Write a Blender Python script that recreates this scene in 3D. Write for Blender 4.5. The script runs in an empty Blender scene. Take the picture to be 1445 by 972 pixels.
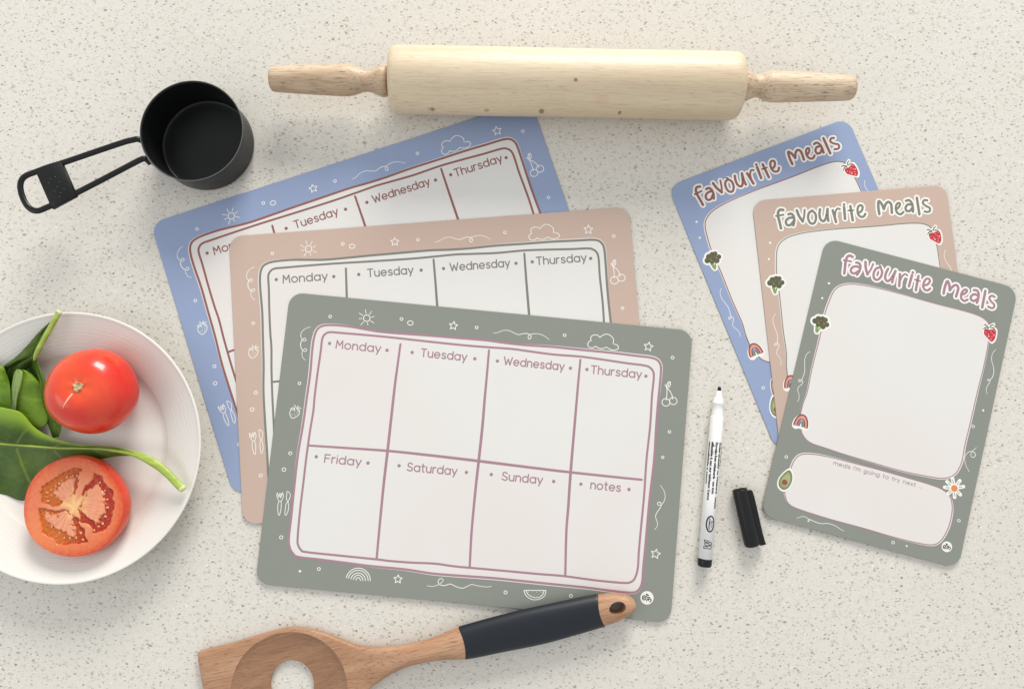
import bpy, math, random
import numpy as np
from mathutils import Vector, Matrix
random.seed(7); rng = np.random.default_rng(7)
scene = bpy.context.scene
col = scene.collection
MM = 0.001

# ------------------------------------------------------------------ camera
PITCH, ROLL, FPX, CAMH = 0.0781, -0.0083, 1071.1, 555.6
cd = bpy.data.cameras.new('camera'); cam = bpy.data.objects.new('camera', cd); col.objects.link(cam)
cd.sensor_width = 36; cd.lens = 36*FPX/1445; cd.clip_start = .01; cd.clip_end = 50
RC = Matrix.Rotation(ROLL, 3, 'Y') @ Matrix.Rotation(PITCH, 3, 'X')
cam.matrix_world = Matrix.Translation((0, 0, CAMH*MM)) @ RC.to_4x4()
scene.camera = cam
RN = np.array(RC)

# ------------------------------------------------------------------ light
w = bpy.data.worlds.new('World'); scene.world = w; w.use_nodes = True
bg = w.node_tree.nodes['Background']; bg.inputs[0].default_value = (.965, .98, 1.0, 1); bg.inputs[1].default_value = 0.735
def area(name, loc, target, sx, sy, power, color):
    l = bpy.data.lights.new(name, 'AREA'); l.shape = 'RECTANGLE'; l.size = sx; l.size_y = sy; l.energy = power; l.color = color
    o = bpy.data.objects.new(name, l); col.objects.link(o); o.location = loc
    o.rotation_euler = (Vector(target)-Vector(loc)).to_track_quat('-Z', 'Y').to_euler(); return o
area('window_light', (.72, 3.7, 1.65), (0, 0, 0), 1.6, 1.3, 168, (1, .97, .925))
area('side_window_light', (-1.6, -.35, 1.3), (-.1, 0, 0), .8, .8, 4, (.93, .96, 1))
scene.view_settings.view_transform = 'Standard'; scene.view_settings.look = 'None'
scene.view_settings.exposure = 0.07; scene.view_settings.gamma = 1
scene.render.engine = 'CYCLES'

# ------------------------------------------------------------------ helpers
def P(px, py, z=0.0):
    """photo pixel -> world mm on the plane at height z"""
    d = RN @ np.array([(px-722.5)/FPX, -(py-486)/FPX, -1.0])
    t = (CAMH-z)/(-d[2])
    return np.array([d[0]*t, d[1]*t, z])

def obj(name, V, F, mat=None, parent=None, smooth=False, mats=None, fm=None):
    me = bpy.data.meshes.new(name)
    me.from_pydata([tuple(float(c)*MM for c in v) for v in V], [], F)
    if mat: me.materials.append(mat)
    if mats:
        for m_ in mats: me.materials.append(m_)
        if fm is not None: me.polygons.foreach_set('material_index', fm)
    if smooth: me.polygons.foreach_set('use_smooth', [True]*len(me.polygons))
    me.update()
    o = bpy.data.objects.new(name, me); col.objects.link(o)
    if parent: o.parent = parent
    return o
def thing(name, label, cat, loc=(0, 0, 0), rz=0, group=None):
    o = bpy.data.objects.new(name, None); col.objects.link(o); o.empty_display_size = .01
    o.location = [c*MM for c in loc]; o.rotation_euler = (0, 0, rz)
    return tag(o, label, cat, group)
def tag(o, label, cat, group=None):
    o['label'] = label; o['category'] = cat
    if group: o['group'] = group
    return o

def cr(pts, n=8, closed=False):
    """Catmull-Rom through points"""
    p = np.array(pts, float); N = len(p)
    if N < 3: return p
    out = []
    rngi = range(N if closed else N-1)
    for i in rngi:
        p0 = p[(i-1) % N] if closed or i > 0 else 2*p[0]-p[1]
        p1 = p[i]; p2 = p[(i+1) % N]
        p3 = p[(i+2) % N] if closed or i+2 < N else 2*p[-1]-p[-2]
        for k in range(n):
            t = k/n
            out.append(.5*((2*p1)+(-p0+p2)*t+(2*p0-5*p1+4*p2-p3)*t*t+(-p0+3*p1-3*p2+p3)*t**3))
    if not closed: out.append(p[-1])
    return np.array(out)

class Ink:
    """flat printed strokes and fills, laid a few microns above one another"""
    def __init__(s, z): s.V = []; s.F = []; s.z = z; s.k = 0
    def _z(s): s.k += 1; return s.z + (s.k % 17)*.0017
    def fill(s, pts):
        z = s._z(); b = len(s.V); s.V += [(x, y, z) for x, y in pts]; s.F.append(list(range(b, b+len(pts))))
    def disc(s, c, rx, ry=None, n=16, rot=0):
        ry = ry or rx; a = np.linspace(0, 2*math.pi, n, endpoint=False); cs, sn = math.cos(rot), math.sin(rot)
        s.fill([(c[0]+rx*math.cos(t)*cs-ry*math.sin(t)*sn, c[1]+rx*math.cos(t)*sn+ry*math.sin(t)*cs) for t in a])
    def stroke(s, pts, wd, closed=False, w0=1, w1=1):
        p = np.array(pts, float)
        keep = [0]+[i for i in range(1, len(p)) if np.hypot(*(p[i]-p[i-1])) > 1e-4]; p = p[keep]
        n = len(p)
        if n < 2: return
        if closed: t = np.roll(p, -1, 0)-np.roll(p, 1, 0)
        else: t = np.gradient(p, axis=0)
        t /= np.maximum(np.hypot(t[:, 0], t[:, 1])[:, None], 1e-9)
        nr = np.stack([-t[:, 1], t[:, 0]], 1)
        wv = np.full(n, wd/2.)
        if w0 != 1 or w1 != 1:
            u = np.linspace(0, 1, n); wv = wv*np.where(u < .5, w0+(1-w0)*u*2, 1+(w1-1)*(u-.5)*2)
        z = s._z(); b = len(s.V)
        L = p+nr*wv[:, None]; R = p-nr*wv[:, None]
        for i in range(n): s.V += [(L[i][0], L[i][1], z), (R[i][0], R[i][1], z)]
        for i in range(n if closed else n-1):
            j = (i+1) % n; s.F.append([b+2*i, b+2*i+1, b+2*j+1, b+2*j])
        if not closed:
            for e, sg in ((0, -1), (n-1, 1)):
                a0 = math.atan2(nr[e][1], nr[e][0]); c = len(s.V)
                for k in range(1, 6):
                    a = a0 - sg*math.pi*k/6; s.V.append((p[e][0]+wv[e]*math.cos(a), p[e][1]+wv[e]*math.sin(a), z))
                f = [b+2*e]+list(range(c, c+5))+[b+2*e+1]
                s.F.append(f if sg < 0 else f)
    def fat(s, pts, wd):
        p = np.array(pts, float); d = np.r_[0, np.cumsum(np.hypot(*np.diff(p, axis=0).T))]
        m = max(2, int(d[-1]/(wd*.22))+1); u = np.linspace(0, d[-1], m); p = np.stack([np.interp(u, d, p[:, 0]), np.interp(u, d, p[:, 1])], 1)
        for i in range(m-1):
            a, b = p[i], p[i+1]; an = math.atan2(b[1]-a[1], b[0]-a[0]); s.k += 1; z = s.z+(s.k % 23)*.0015; c = len(s.V)
            for k in range(9): t = an+math.pi/2+math.pi*k/8; s.V.append((a[0]+wd/2*math.cos(t), a[1]+wd/2*math.sin(t), z))
            for k in range(9): t = an-math.pi/2+math.pi*k/8; s.V.append((b[0]+wd/2*math.cos(t), b[1]+wd/2*math.sin(t), z))
            s.F.append(list(range(c, c+18)))
    def build(s, name, mat, parent):
        # make all faces look up
        F = []
        for f in s.F:
            x = [s.V[i][0] for i in f]; y = [s.V[i][1] for i in f]
            a = sum(x[i]*y[(i+1) % len(f)]-x[(i+1) % len(f)]*y[i] for i in range(len(f)))
            F.append(f if a > 0 else f[::-1])
        return obj(name, s.V, F, mat, parent)

# ------------------------------------------------------------------ materials
def srgb(r, g, b):
    f = lambda c: (c/255/12.92 if c/255 <= .04045 else ((c/255+.055)/1.055)**2.4)
    return (f(r), f(g), f(b), 1)
class NT:
    def __init__(s, name, rough=.5, **kw):
        s.m = bpy.data.materials.new(name); s.m.use_nodes = True; s.nt = s.m.node_tree
        s.b = s.nt.nodes['Principled BSDF']; s.b.inputs['Roughness'].default_value = rough
        for k, v in kw.items(): s.b.inputs[k.replace('_', ' ')].default_value = v
    def n(s, t, **kw):
        x = s.nt.nodes.new(t)
        for k, v in kw.items():
            if hasattr(x, k): setattr(x, k, v)
        return x
    def l(s, a, b): s.nt.links.new(a, b)
    def val(s, sock, v):
        if isinstance(v, (int, float, tuple)): sock.default_value = v
        else: s.l(v, sock)
    def math(s, op, a, b=0.0, clamp=False):
        x = s.n('ShaderNodeMath'); x.operation = op; x.use_clamp = clamp; s.val(x.inputs[0], a); s.val(x.inputs[1], b); return x.outputs[0]
    def coord(s, scale=(1, 1, 1), kind='Object'):
        c = s.n('ShaderNodeTexCoord'); m = s.n('ShaderNodeMapping'); s.l(c.outputs[kind], m.inputs[0]); m.inputs['Scale'].default_value = scale; return m.outputs[0]
    def noise(s, vec, scale, detail=3, rough=.5, dist=0):
        x = s.n('ShaderNodeTexNoise'); s.l(vec, x.inputs['Vector']); x.inputs['Scale'].default_value = scale
        x.inputs['Detail'].default_value = detail; x.inputs['Roughness'].default_value = rough; x.inputs['Distortion'].default_value = dist; return x
    def mix(s, f, a, b, mode='MIX'):
        x = s.n('ShaderNodeMix'); x.data_type = 'RGBA'; x.blend_type = mode
        s.val(x.inputs[0], f); s.val(x.inputs[6], a); s.val(x.inputs[7], b); return x.outputs[2]
    def ramp(s, f, stops):
        x = s.n('ShaderNodeValToRGB'); s.l(f, x.inputs[0]); e = x.color_ramp.elements
        while len(e) < len(stops): e.new(.5)
        for i, (p, c) in enumerate(stops): e[i].position = p; e[i].color = c
        return x.outputs[0]
    def rng(s, v, a, b, c=0., d=1.):
        x = s.n('ShaderNodeMapRange'); x.interpolation_type = 'SMOOTHSTEP'; s.l(v, x.inputs[0])
        for i, q in enumerate((a, b, c, d)): s.val(x.inputs[i+1], q)
        return x.outputs[0]
    def bump(s, h, strength, dist=.0002):
        x = s.n('ShaderNodeBump'); x.inputs['Strength'].default_value = strength; x.inputs['Distance'].default_value = dist
        s.l(h, x.inputs['Height']); s.l(x.outputs[0], s.b.inputs['Normal'])
    def base(s, c): s.val(s.b.inputs['Base Color'], c)
    def rough(s, r): s.val(s.b.inputs['Roughness'], r)

def plain(name, rgb, rough=.5, var=.05, scale=60, bump=0, bscale=900, **kw):
    t = NT(name, rough, **kw); v = t.coord()
    nz = t.noise(v, scale, 3)
    c = srgb(*rgb); d = tuple(x*(1-var) for x in c[:3])+(1,)
    t.base(t.mix(nz.outputs[0], c, d))
    t.rough(t.rng(t.noise(v, scale*.7, 2).outputs[0], .3, .7, rough*.92, min(1, rough*1.08)))
    if bump: t.bump(t.noise(v, bscale, 3).outputs[0], bump, .0003)
    return t.m

def stone():
    t = NT('speckled_quartz', .32)
    v = t.coord()
    wn = t.noise(v, 420, 2); sub = t.n('ShaderNodeVectorMath'); sub.operation = 'MULTIPLY_ADD'
    t.l(wn.outputs['Color'], sub.inputs[0]); sub.inputs[1].default_value = (.0022, .0022, 0); t.l(v, sub.inputs[2])
    vec = sub.outputs[0]
    big = t.noise(v, 5, 2); fine = t.noise(v, 900, 3, .6); mid = t.noise(v, 260, 2)
    c = t.mix(t.rng(big.outputs[0], .3, .7), srgb(214, 210, 200), srgb(219, 214, 205))
    c = t.mix(t.rng(fine.outputs[0], .35, .75), c, srgb(207, 203, 193))
    c = t.mix(t.rng(mid.outputs[0], .52, .75, 0, .5), c, srgb(196, 191, 178))
    def layer(c, cell, rmax, dark, amount, lo, rot, asp):
        mp = t.n('ShaderNodeMapping'); t.l(vec, mp.inputs[0]); mp.inputs['Location'].default_value = (rot*.37, rot*.71, 0)
        mp.inputs['Rotation'].default_value = (0, 0, rot); mp.inputs['Scale'].default_value = (1, asp, 1)
        vo = t.n('ShaderNodeTexVoronoi'); vo.voronoi_dimensions = '2D'; t.l(mp.outputs[0], vo.inputs['Vector']); vo.inputs['Scale'].default_value = 1/cell
        sp = t.n('ShaderNodeSeparateColor'); t.l(vo.outputs['Color'], sp.inputs[0])
        rad = t.rng(sp.outputs[0], lo, 1.0, 0, rmax/cell)      # share of cells that hold a chip
        mask = t.rng(t.math('SUBTRACT', rad, vo.outputs['Distance']), 0, .07)
        mask = t.math('MULTIPLY', mask, t.rng(sp.outputs[1], 0, 1, amount*.25, amount))
        return t.mix(mask, c, t.mix(sp.outputs[2], srgb(*dark), srgb(dark[0]+20, dark[1]+12, dark[2]+4)))
    c = layer(c, .0023, .0008, (168, 164, 152), .65, .4, .4, 1.3)
    c = layer(c, .0040, .0011, (140, 136, 123), .75, .5, 1.2, 1.6)
    c = layer(c, .0047, .0011, (134, 130, 118), .75, .5, 2.3, 1.7)
    c = layer(c, .0064, .0016, (176, 171, 158), .8, .3, 2.9, 1.3)
    c = layer(c, .0072, .0012, (118, 113, 101), .85, .5, .1, 1.8)
    c = layer(c, .0088, .0013, (112, 106, 94), .85, .5, 1.9, 1.7)
    c = layer(c, .012, .0016, (130, 124, 111), .8, .5, 3.6, 1.4)
    c = layer(c, .0060, .0010, (228, 226, 216), .6, .4, 5.1, 1.2)
    t.base(c); t.bump(t.noise(v, 500, 2).outputs[0], .02, .0001)
    t.m.node_tree.nodes['Principled BSDF'].inputs['Specular IOR Level'].default_value = .35
    return t.m

def wood(name, c0, c1, c2, rough=.55, axis_scale=(9, 150, 150), fibre=.5, knots=(), pores=.5, stain=None):
    t = NT(name, rough); v = t.coord(axis_scale); v0 = t.coord()
    ring = t.noise(v, 1.0, 3, .55, .6); f1 = t.noise(t.coord((60, 1500, 1500)), 1.0, 3, .6); f2 = t.noise(t.coord((120, 700, 700)), 1, 2)
    c = t.mix(t.rng(ring.outputs[0], .3, .7), srgb(*c0), srgb(*c1))
    c = t.mix(t.rng(f1.outputs[0], .45, .75, 0, fibre), c, srgb(*c2))
    c = t.mix(t.rng(f2.outputs[0], .6, .72, 0, pores), c, srgb(*[int(x*.8) for x in c2]))
    for (p, r, colr, amt) in knots:
        d = t.n('ShaderNodeVectorMath'); d.operation = 'SUBTRACT'; t.l(v0, d.inputs[0]); d.inputs[1].default_value = p
        sc = t.n('ShaderNodeVectorMath'); sc.operation = 'MULTIPLY'; t.l(d.outputs[0], sc.inputs[0]); sc.inputs[1].default_value = tuple(1/x for x in r)
        ln = t.n('ShaderNodeVectorMath'); ln.operation = 'LENGTH'; t.l(sc.outputs[0], ln.inputs[0])
        c = t.mix(t.rng(ln.outputs['Value'], 1.15, .55, 0, amt), c, srgb(*colr))
    t.base(c); t.bump(f1.outputs[0], .25, .0003)
    return t.m

MAT = {}
MAT['stone'] = stone()
def board_mat(name, rgb): return plain(name, rgb, .33, .05, 14, .02, 700)
MAT['green'] = board_mat('sage_green_laminate', (134, 138, 129))
MAT['pink'] = board_mat('dusty_pink_laminate', (194, 170, 155))
MAT['blue'] = board_mat('cornflower_laminate', (144, 159, 190))
t = NT('dry_erase_white', .3); t.base(t.mix(t.rng(t.noise(t.coord(), 7, 2).outputs[0], .35, .65), srgb(219, 218, 213), srgb(220, 214, 209)))
t.rough(t.rng(t.noise(t.coord((3, 9, 1)), 18, 4).outputs[0], .35, .7, .24, .38)); MAT['panel'] = t.m
MAT['white_ink'] = plain('white_ink', (236, 234, 226), .4)
MAT['pink_fringe'] = plain('pale_pink_ink', (226, 205, 207), .4)
MAT['mauve'] = plain('mauve_ink', (163, 125, 138), .4)
MAT['olive'] = plain('grey_olive_ink', (124, 124, 113), .4)
MAT['maroon'] = plain('maroon_ink', (143, 92, 86), .4)
MAT['dark_ink'] = plain('charcoal_ink', (70, 70, 66), .4)
MAT['grey_ink'] = plain('grey_ink', (150, 142, 140), .4)
MAT['faint_ink'] = plain('faint_mauve_ink', (160, 146, 148), .4)
MAT['magnet'] = plain('magnet_black', (62, 60, 56), .6)
for n_, c_ in dict(purple=(112, 66, 88), orange=(224, 146, 112), lavender=(170, 140, 165), slate=(96, 106, 128), leafgreen=(110, 150, 96),
                   broc=(88, 88, 62), broc_light=(112, 110, 80), stemg=(128, 156, 92), red=(190, 48, 58), leafdark=(72, 84, 62), seedpink=(238, 150, 150), cheek=(214, 160, 130),
                   avo=(140, 148, 102), avo_in=(168, 174, 126), pit=(138, 84, 62), daisy=(222, 138, 76)).items():
    MAT[n_] = plain(n_+'_ink', c_, .4, .1, 500)

# ------------------------------------------------------------------ countertop
ct = obj('countertop', [(-1600, -1100, -30), (1600, -1100, -30), (1600, 1100, -30), (-1600, 1100, -30),
                        (-1600, -1100, 0), (1600, -1100, 0), (1600, 1100, 0), (-1600, 1100, 0)],
         [[4, 5, 6, 7], [3, 2, 1, 0], [0, 1, 5, 4], [1, 2, 6, 5], [2, 3, 7, 6], [3, 0, 4, 7]], MAT['stone'])
ct['kind'] = 'structure'; ct['label'] = 'cream speckled stone countertop'

# ------------------------------------------------------------------ single stroke letters (x-height 1)
def arc(cx, cy, rx, ry, a0, a1, n=14):
    a = np.radians(np.linspace(a0, a1, n)); return [(cx+rx*math.cos(t), cy+ry*math.sin(t)) for t in a]
O = arc(.5, .5, .5, .5, 0, 360, 25); SC = [(.68, .86), (.4, 1), (.1, .86), (.14, .6), (.4, .5), (.68, .37), (.7, .12), (.4, 0), (.03, .13)]
def ln(*p): return [list(p[i:i+2]) for i in range(len(p)-1)]
ARCH = [(0, .3)]+arc(.42, .58, .42, .42, 180, 0)+[(.84, 0)]
GL = {
 'M': (1.12, ln((0, 0), (.1, 1.4), (.56, .55), (1.02, 1.4), (1.12, 0))), 'o': (1, [O]), 'n': (.84, [[(0, 0), (0, 1)], ARCH]),
 'd': (1, [O, [(1, 1.42), (1, 0)]]), 'a': (1, [O, [(1, 1), (1, 0)]]), 'y': (.86, [[(0, 1), (.44, .04)], [(.86, 1), (.27, -.42)]]),
 'T': (.95, [[(0, 1.4), (.95, 1.4)], [(.475, 1.4), (.475, 0)]]), 'u': (.84, [[(0, 1)]+arc(.42, .42, .42, .42, 180, 360)+[(.84, 1)], [(.84, .5), (.84, 0)]]),
 'e': (1, [[(.02, .5), (.98, .5)], arc(.5, .5, .5, .5, 0, 318, 22)]), 's': (.72, [cr(SC, 5)]), 'S': (.95, [cr([(x*1.3, y*1.4) for x, y in SC], 5)]),
 'W': (1.56, ln((0, 1.4), (.4, 0), (.78, 1.05), (1.18, 0), (1.56, 1.4))), 'h': (.84, [[(0, 1.42), (0, 0)], ARCH]),
 'r': (.48, [[(0, 1), (0, 0)], [(0, .4)]+arc(.42, .58, .42, .42, 180, 80, 8)]), 'F': (.82, [[(0, 0), (0, 1.4)], [(0, 1.4), (.82, 1.4)], [(0, .75), (.68, .75)]]),
 'i': (.0, [[(0, 1), (0, 0)], [(0, 1.38), (0.01, 1.4)]]), 't': (.55, [[(.22, 1.4), (.22, .3)]+arc(.45, .25, .23, .25, 180, 280, 6), [(0, 1), (.55, 1)]]),
 'm': (1.5, [[(0, 0), (0, 1)], [(0, .4)]+arc(.37, .63, .37, .37, 180, 0)+[(.74, 0)], [(.74, .5)]+arc(1.12, .63, .37, .37, 180, 0)+[(1.49, 0)]]),
 'l': (0., [[(0, 1.42), (0, 0)]]), "'": (0., [[(0, 1.42), (0, 1.15)]]), 'g': (1, [O, [(1, 1), (1, .0)]+arc(.52, 0, .48, .42, 0, -150, 10)]),
 'x': (.75, [[(0, 1), (.75, 0)], [(.75, 1), (0, 0)]]), 'I': (0., [[(0, 1.4), (0, 0)]]), '.': (0., [[(0, .0), (0.01, 0)]]), ' ': (.45, []) }
def word(ink, text, p0, p1, xh, wd, gap=.36):
    adv = [GL[ch][0] for ch in text]; tot = sum(adv)+gap*(len(text)-1)
    p0 = np.array(p0, float); p1 = np.array(p1, float); d = p1-p0; L = np.hypot(*d); ux = d/L; uy = np.array([-ux[1], ux[0]])
    sx = L/tot; x = 0
    for ch in text:
        for st in GL[ch][1]:
            q_ = [p0+ux*(q[0]+x)*sx+uy*q[1]*xh for q in st]
            if len(st) > 20 and np.hypot(*(q_[0]-q_[-1])) < 1e-3: ink.stroke(q_[:-1], wd, True)
            else: ink.stroke(q_, wd)
        x += GL[ch][0]+gap

# ------------------------------------------------------------------ boards
def rrect(w_, h_, r, n=8):
    pts = []
    for cx, cy, a in ((w_/2-r, h_/2-r, 0), (-w_/2+r, h_/2-r, 90), (-w_/2+r, -h_/2+r, 180), (w_/2-r, -h_/2+r, 270)):
        pts += arc(cx, cy, r, r, a, a+90, n)
    return pts
def slab(name, w_, h_, r, z0, z1, mat, parent, bev=.2):
    rings = [(0, z0), (0, z1-bev), (-bev, z1)]; V = []; F = []; n = None
    for ins, z in rings:
        p = rrect(w_+2*ins, h_+2*ins, r+ins); n = len(p); V += [(x, y, z) for x, y in p]
    for k in range(2):
        for i in range(n): F.append([k*n+i, k*n+(i+1) % n, (k+1)*n+(i+1) % n, (k+1)*n+i])
    F.append(list(range(2*n, 3*n))); F.append(list(range(n))[::-1])
    return obj(name, V, F, mat, parent)
TH = .7
def make_board(name, label, cat, group, pose, wh, r, z, mat):
    t = thing(name, label, cat, (pose[0]*100, pose[1]*100, z), pose[2], group)
    slab('magnet_backing', wh[0]-.4, wh[1]-.4, r-.2, 0, .4, MAT['magnet'], t, .03)
    slab('printed_sheet', wh[0], wh[1], r, .4, TH, mat, t)
    return t
class Frame:
    def __init__(s, pose, z): s.c = np.array(pose[:2])*100; s.th = pose[2]; s.z = z
    def __call__(s, px, py):
        q = P(px, py, s.z)[:2]-s.c; c, n = math.cos(s.th), math.sin(s.th); return (q[0]*c+q[1]*n, -q[0]*n+q[1]*c)
PX = 1/1.93   # mm per pixel at the counter
def tr(fr, ox, oy, s, pts): return [fr(ox+x/s, oy+y/s) for x, y in pts]

# ---- weekly planner, traced in the frame of the front one
PG, PP, PB = (-.2045, -.3688, -.0948), (-.4842, .2987, .0770), (-.8859, .8107, .3255)
fr = Frame(PG, 2.2)
def F_(pts): return [fr(*p) for p in pts]
OUT = [(433.2,559.6),(437.8,527.2),(440.4,496.4),(443.2,476.3),(447.8,464.8),(455.5,459.7),(469.4,458.6),(492.6,460.6),(514.2,464.3),(538.8,468.3),(577.4,471.4),(600,473),(643.2,476.6),(686.4,480.2),(715.2,484.1),(744,487),(780,489.4),(819.5,493.5),(862.3,497.6),(895.3,501.7),(916.7,504.2),(926.5,507.2),(931.5,513.3),(932.8,522.3),(930.7,547),(928.2,571.7),(926,600),(922.9,649.4),(917.1,698.8),(912.8,745),(910.6,770.5),(907.6,800.9),(906.1,820.7),(901.5,831.4),(893.1,835.5),(871.8,834.1),(826.1,828.3),(775,823.2),(702.3,815.7),(656.6,812.3),(610.9,808.8),(572.8,803),(522.9,798.2),(490,793.9),(448.8,788.7),(420.8,785.4),(413.4,780.4),(408.9,772.2),(407.6,759),(411.3,726.1),(416,680),(420.8,638.8),(427.4,600.9)]
INN = [(444,559.6),(447.8,528.8),(452.5,496.4),(454.8,477.9),(459.4,470.9),(466.3,468.6),(477.1,469.4),(514.2,472.5),(554.3,476.3),(600,481.4),(657.6,487.4),(692.2,490.1),(722.4,492.3),(744,495.2),(780,500),(819.5,503.1),(854.1,507.8),(885.4,512.5),(908.4,515.4),(916.7,518.2),(921.9,524.8),(922.4,535.5),(920,558.6),(917.5,600),(912.2,649.4),(908.9,698.8),(904,750),(901.5,778.1),(900,800.9),(896.2,814.6),(890.1,820.7),(879.4,821.9),(841.4,818.4),(795.7,812.3),(760,809.4),(717.5,805.5),(679.4,802),(641.4,798.6),(613.9,794.8),(580.5,793.3),(550,791),(531.1,788.7),(481.7,783.7),(432.3,778.5),(424.9,775.5),(420.8,768.9),(420,759),(423.3,721.2),(428.2,680),(432.3,645.4),(437.3,609.2),(442.2,579.5)]
GRID = [[(565.1,485.6),(559.7,525),(556.5,550),(546.8,637.2),(541.8,680),(536.1,737.6),(531.5,788)],
        [(690,494.2),(687,530),(684.2,560),(680.9,600),(675.6,649.4),(671,690.6),(665.5,750),(662.9,798)],
        [(819,507.5),(815.5,545),(810.8,600),(805.2,666.2),(801.9,715.3),(799.2,750),(797.7,810.8)],
        [(436.4,628.4),(490,631.9),(546,635.8),(599.4,641.3),(675.3,650.2),(750,659.5),(806,666.2),(865.3,672.5),(905.6,676.6)]]
DAYS = [('Monday',(474.1,491),(536.5,497)),('Tuesday',(594,502.8),(658,509)),('Wednesday',(711,514.2),(795.5,522.3)),('Thursday',(834,526.6),(904.7,533.4)),
        ('Friday',(457.9,652),(509,656.9)),('Saturday',(574.3,663.7),(644.2,670)),('Sunday',(708,676.8),(765,682.3)),('notes',(833.5,689),(875,693.2))]
DOTS = [(465.1,484.5),(546.2,494.1),(581.6,497.2),(670.1,506.1),(701.9,509.3),(805,519.4),(828.2,521.2),(911.4,530.6),(446.3,644.1),(519.3,653),(563.2,656.8),(658.2,666.2),(693.3,669.2),(781.3,679),(819.7,682.7),(887.5,690.2)]
RINGS = [(465.9,446.6,2),(566.6,450.1,2.1),(672.6,462.2,2),(796.7,473,2),(949.1,504.5,2.1),(422.6,540.8,2),(409.6,639.3,2.2),(400.7,662.3,2.6),(396.8,757.7,2.3),(423.3,805.5,.9),(450,802.3,2.1),(713.4,835.3,2.2),(805.6,840,2.1),(944.6,609.1,1.9),(935.2,645,1.7)]
STARS = [(639.9,459.6,6.2),(915,489.1,6.7),(561.6,816.7,6),(925.1,781.1,6.7)]
A_ = (400,410,6.482); B_ = (600,420,6.945); G_ = (750,600,6.073); FF = (550,740,6.568)
SQ = [(B_,[(668,345),(710,342),(760,322),(820,322),(870,345),(915,362),(960,352),(1000,352),(1030,365),(1037,390),(1020,406),(1008,390),(1022,365),(1080,352),(1140,362),(1190,390),(1215,412)]),
      (A_,[(245,333),(205,345),(170,375),(158,410),(170,445),(190,462),(207,452),(198,437),(178,445),(160,475),(158,510),(172,540),(195,557),(213,545),(203,530),(182,540),(170,570),(175,610),(200,635)]),
      (FF,[(348,565),(400,570),(450,555),(490,525),(493,505),(467,500),(447,525),(465,555),(510,562),(560,548),(610,570),(670,587),(720,570),(760,553),(830,568),(900,575),(942,570)]),
      (G_,[(1105,513),(1135,560),(1145,610),(1135,650),(1110,680),(1085,682),(1081,662),(1100,657),(1112,680),(1100,710),(1075,745),(1063,780),(1075,820),(1078,860),(1055,893)])]
CL = (820,460,24.08)
CLOUD = [[(345,490),(322,410),(370,330),(470,300),(560,315),(640,385)],[(640,385),(740,310),(860,275),(980,310),(1070,400),(1105,480),(1085,600)],[(1125,620),(1220,640),(1270,720),(1230,790),(1120,815),(1000,795),(850,715)],
         [(850,715),(770,755),(680,765),(590,745),(500,685)],[(500,685),(420,730),(320,735),(240,680),(225,600),(270,530),(345,490)]]
CH = (925,530,19.45)
CHERRY = [[(315,330),(310,250),(350,180),(400,168),(408,240),(370,310),(320,340)],[(262,245),(310,345),(312,500),(293,665)],[(320,345),(400,430),(450,530),(468,640)],[(380,175),(340,290)]]
ST = (380,560,19.44)
BERRY = [[(600,340),(562,430),(580,520),(632,582),(720,555),(800,490),(835,400),(800,330)],[(590,322),(650,290),(690,300)],[(690,220),(740,300)],[(800,240),(750,310)],[(870,320),(820,290),(780,310)],[(690,300),(697,390)],[(760,320),(800,400)],[(600,325),(650,350),(690,310)]]
KF = (380,680,16.2)
FORK = [[(185,240),(172,310),(205,400),(235,438),(285,415),(322,320),(305,240)],[(215,350),(205,300),(185,245)],[(215,350),(245,250)],[(245,250),(262,360),(285,250)],[(262,345),(305,245)],[(215,450),(192,560),(200,700),(225,757),(252,690),(272,560),(270,445),(235,438),(215,450)]]
KNIFE = [[(405,205),(450,230),(482,300),(460,380),(430,450),(442,540),(430,650),(385,752),(358,720),(368,600),(385,500),(415,440),(393,380),(400,280),(405,205)]]
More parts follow.
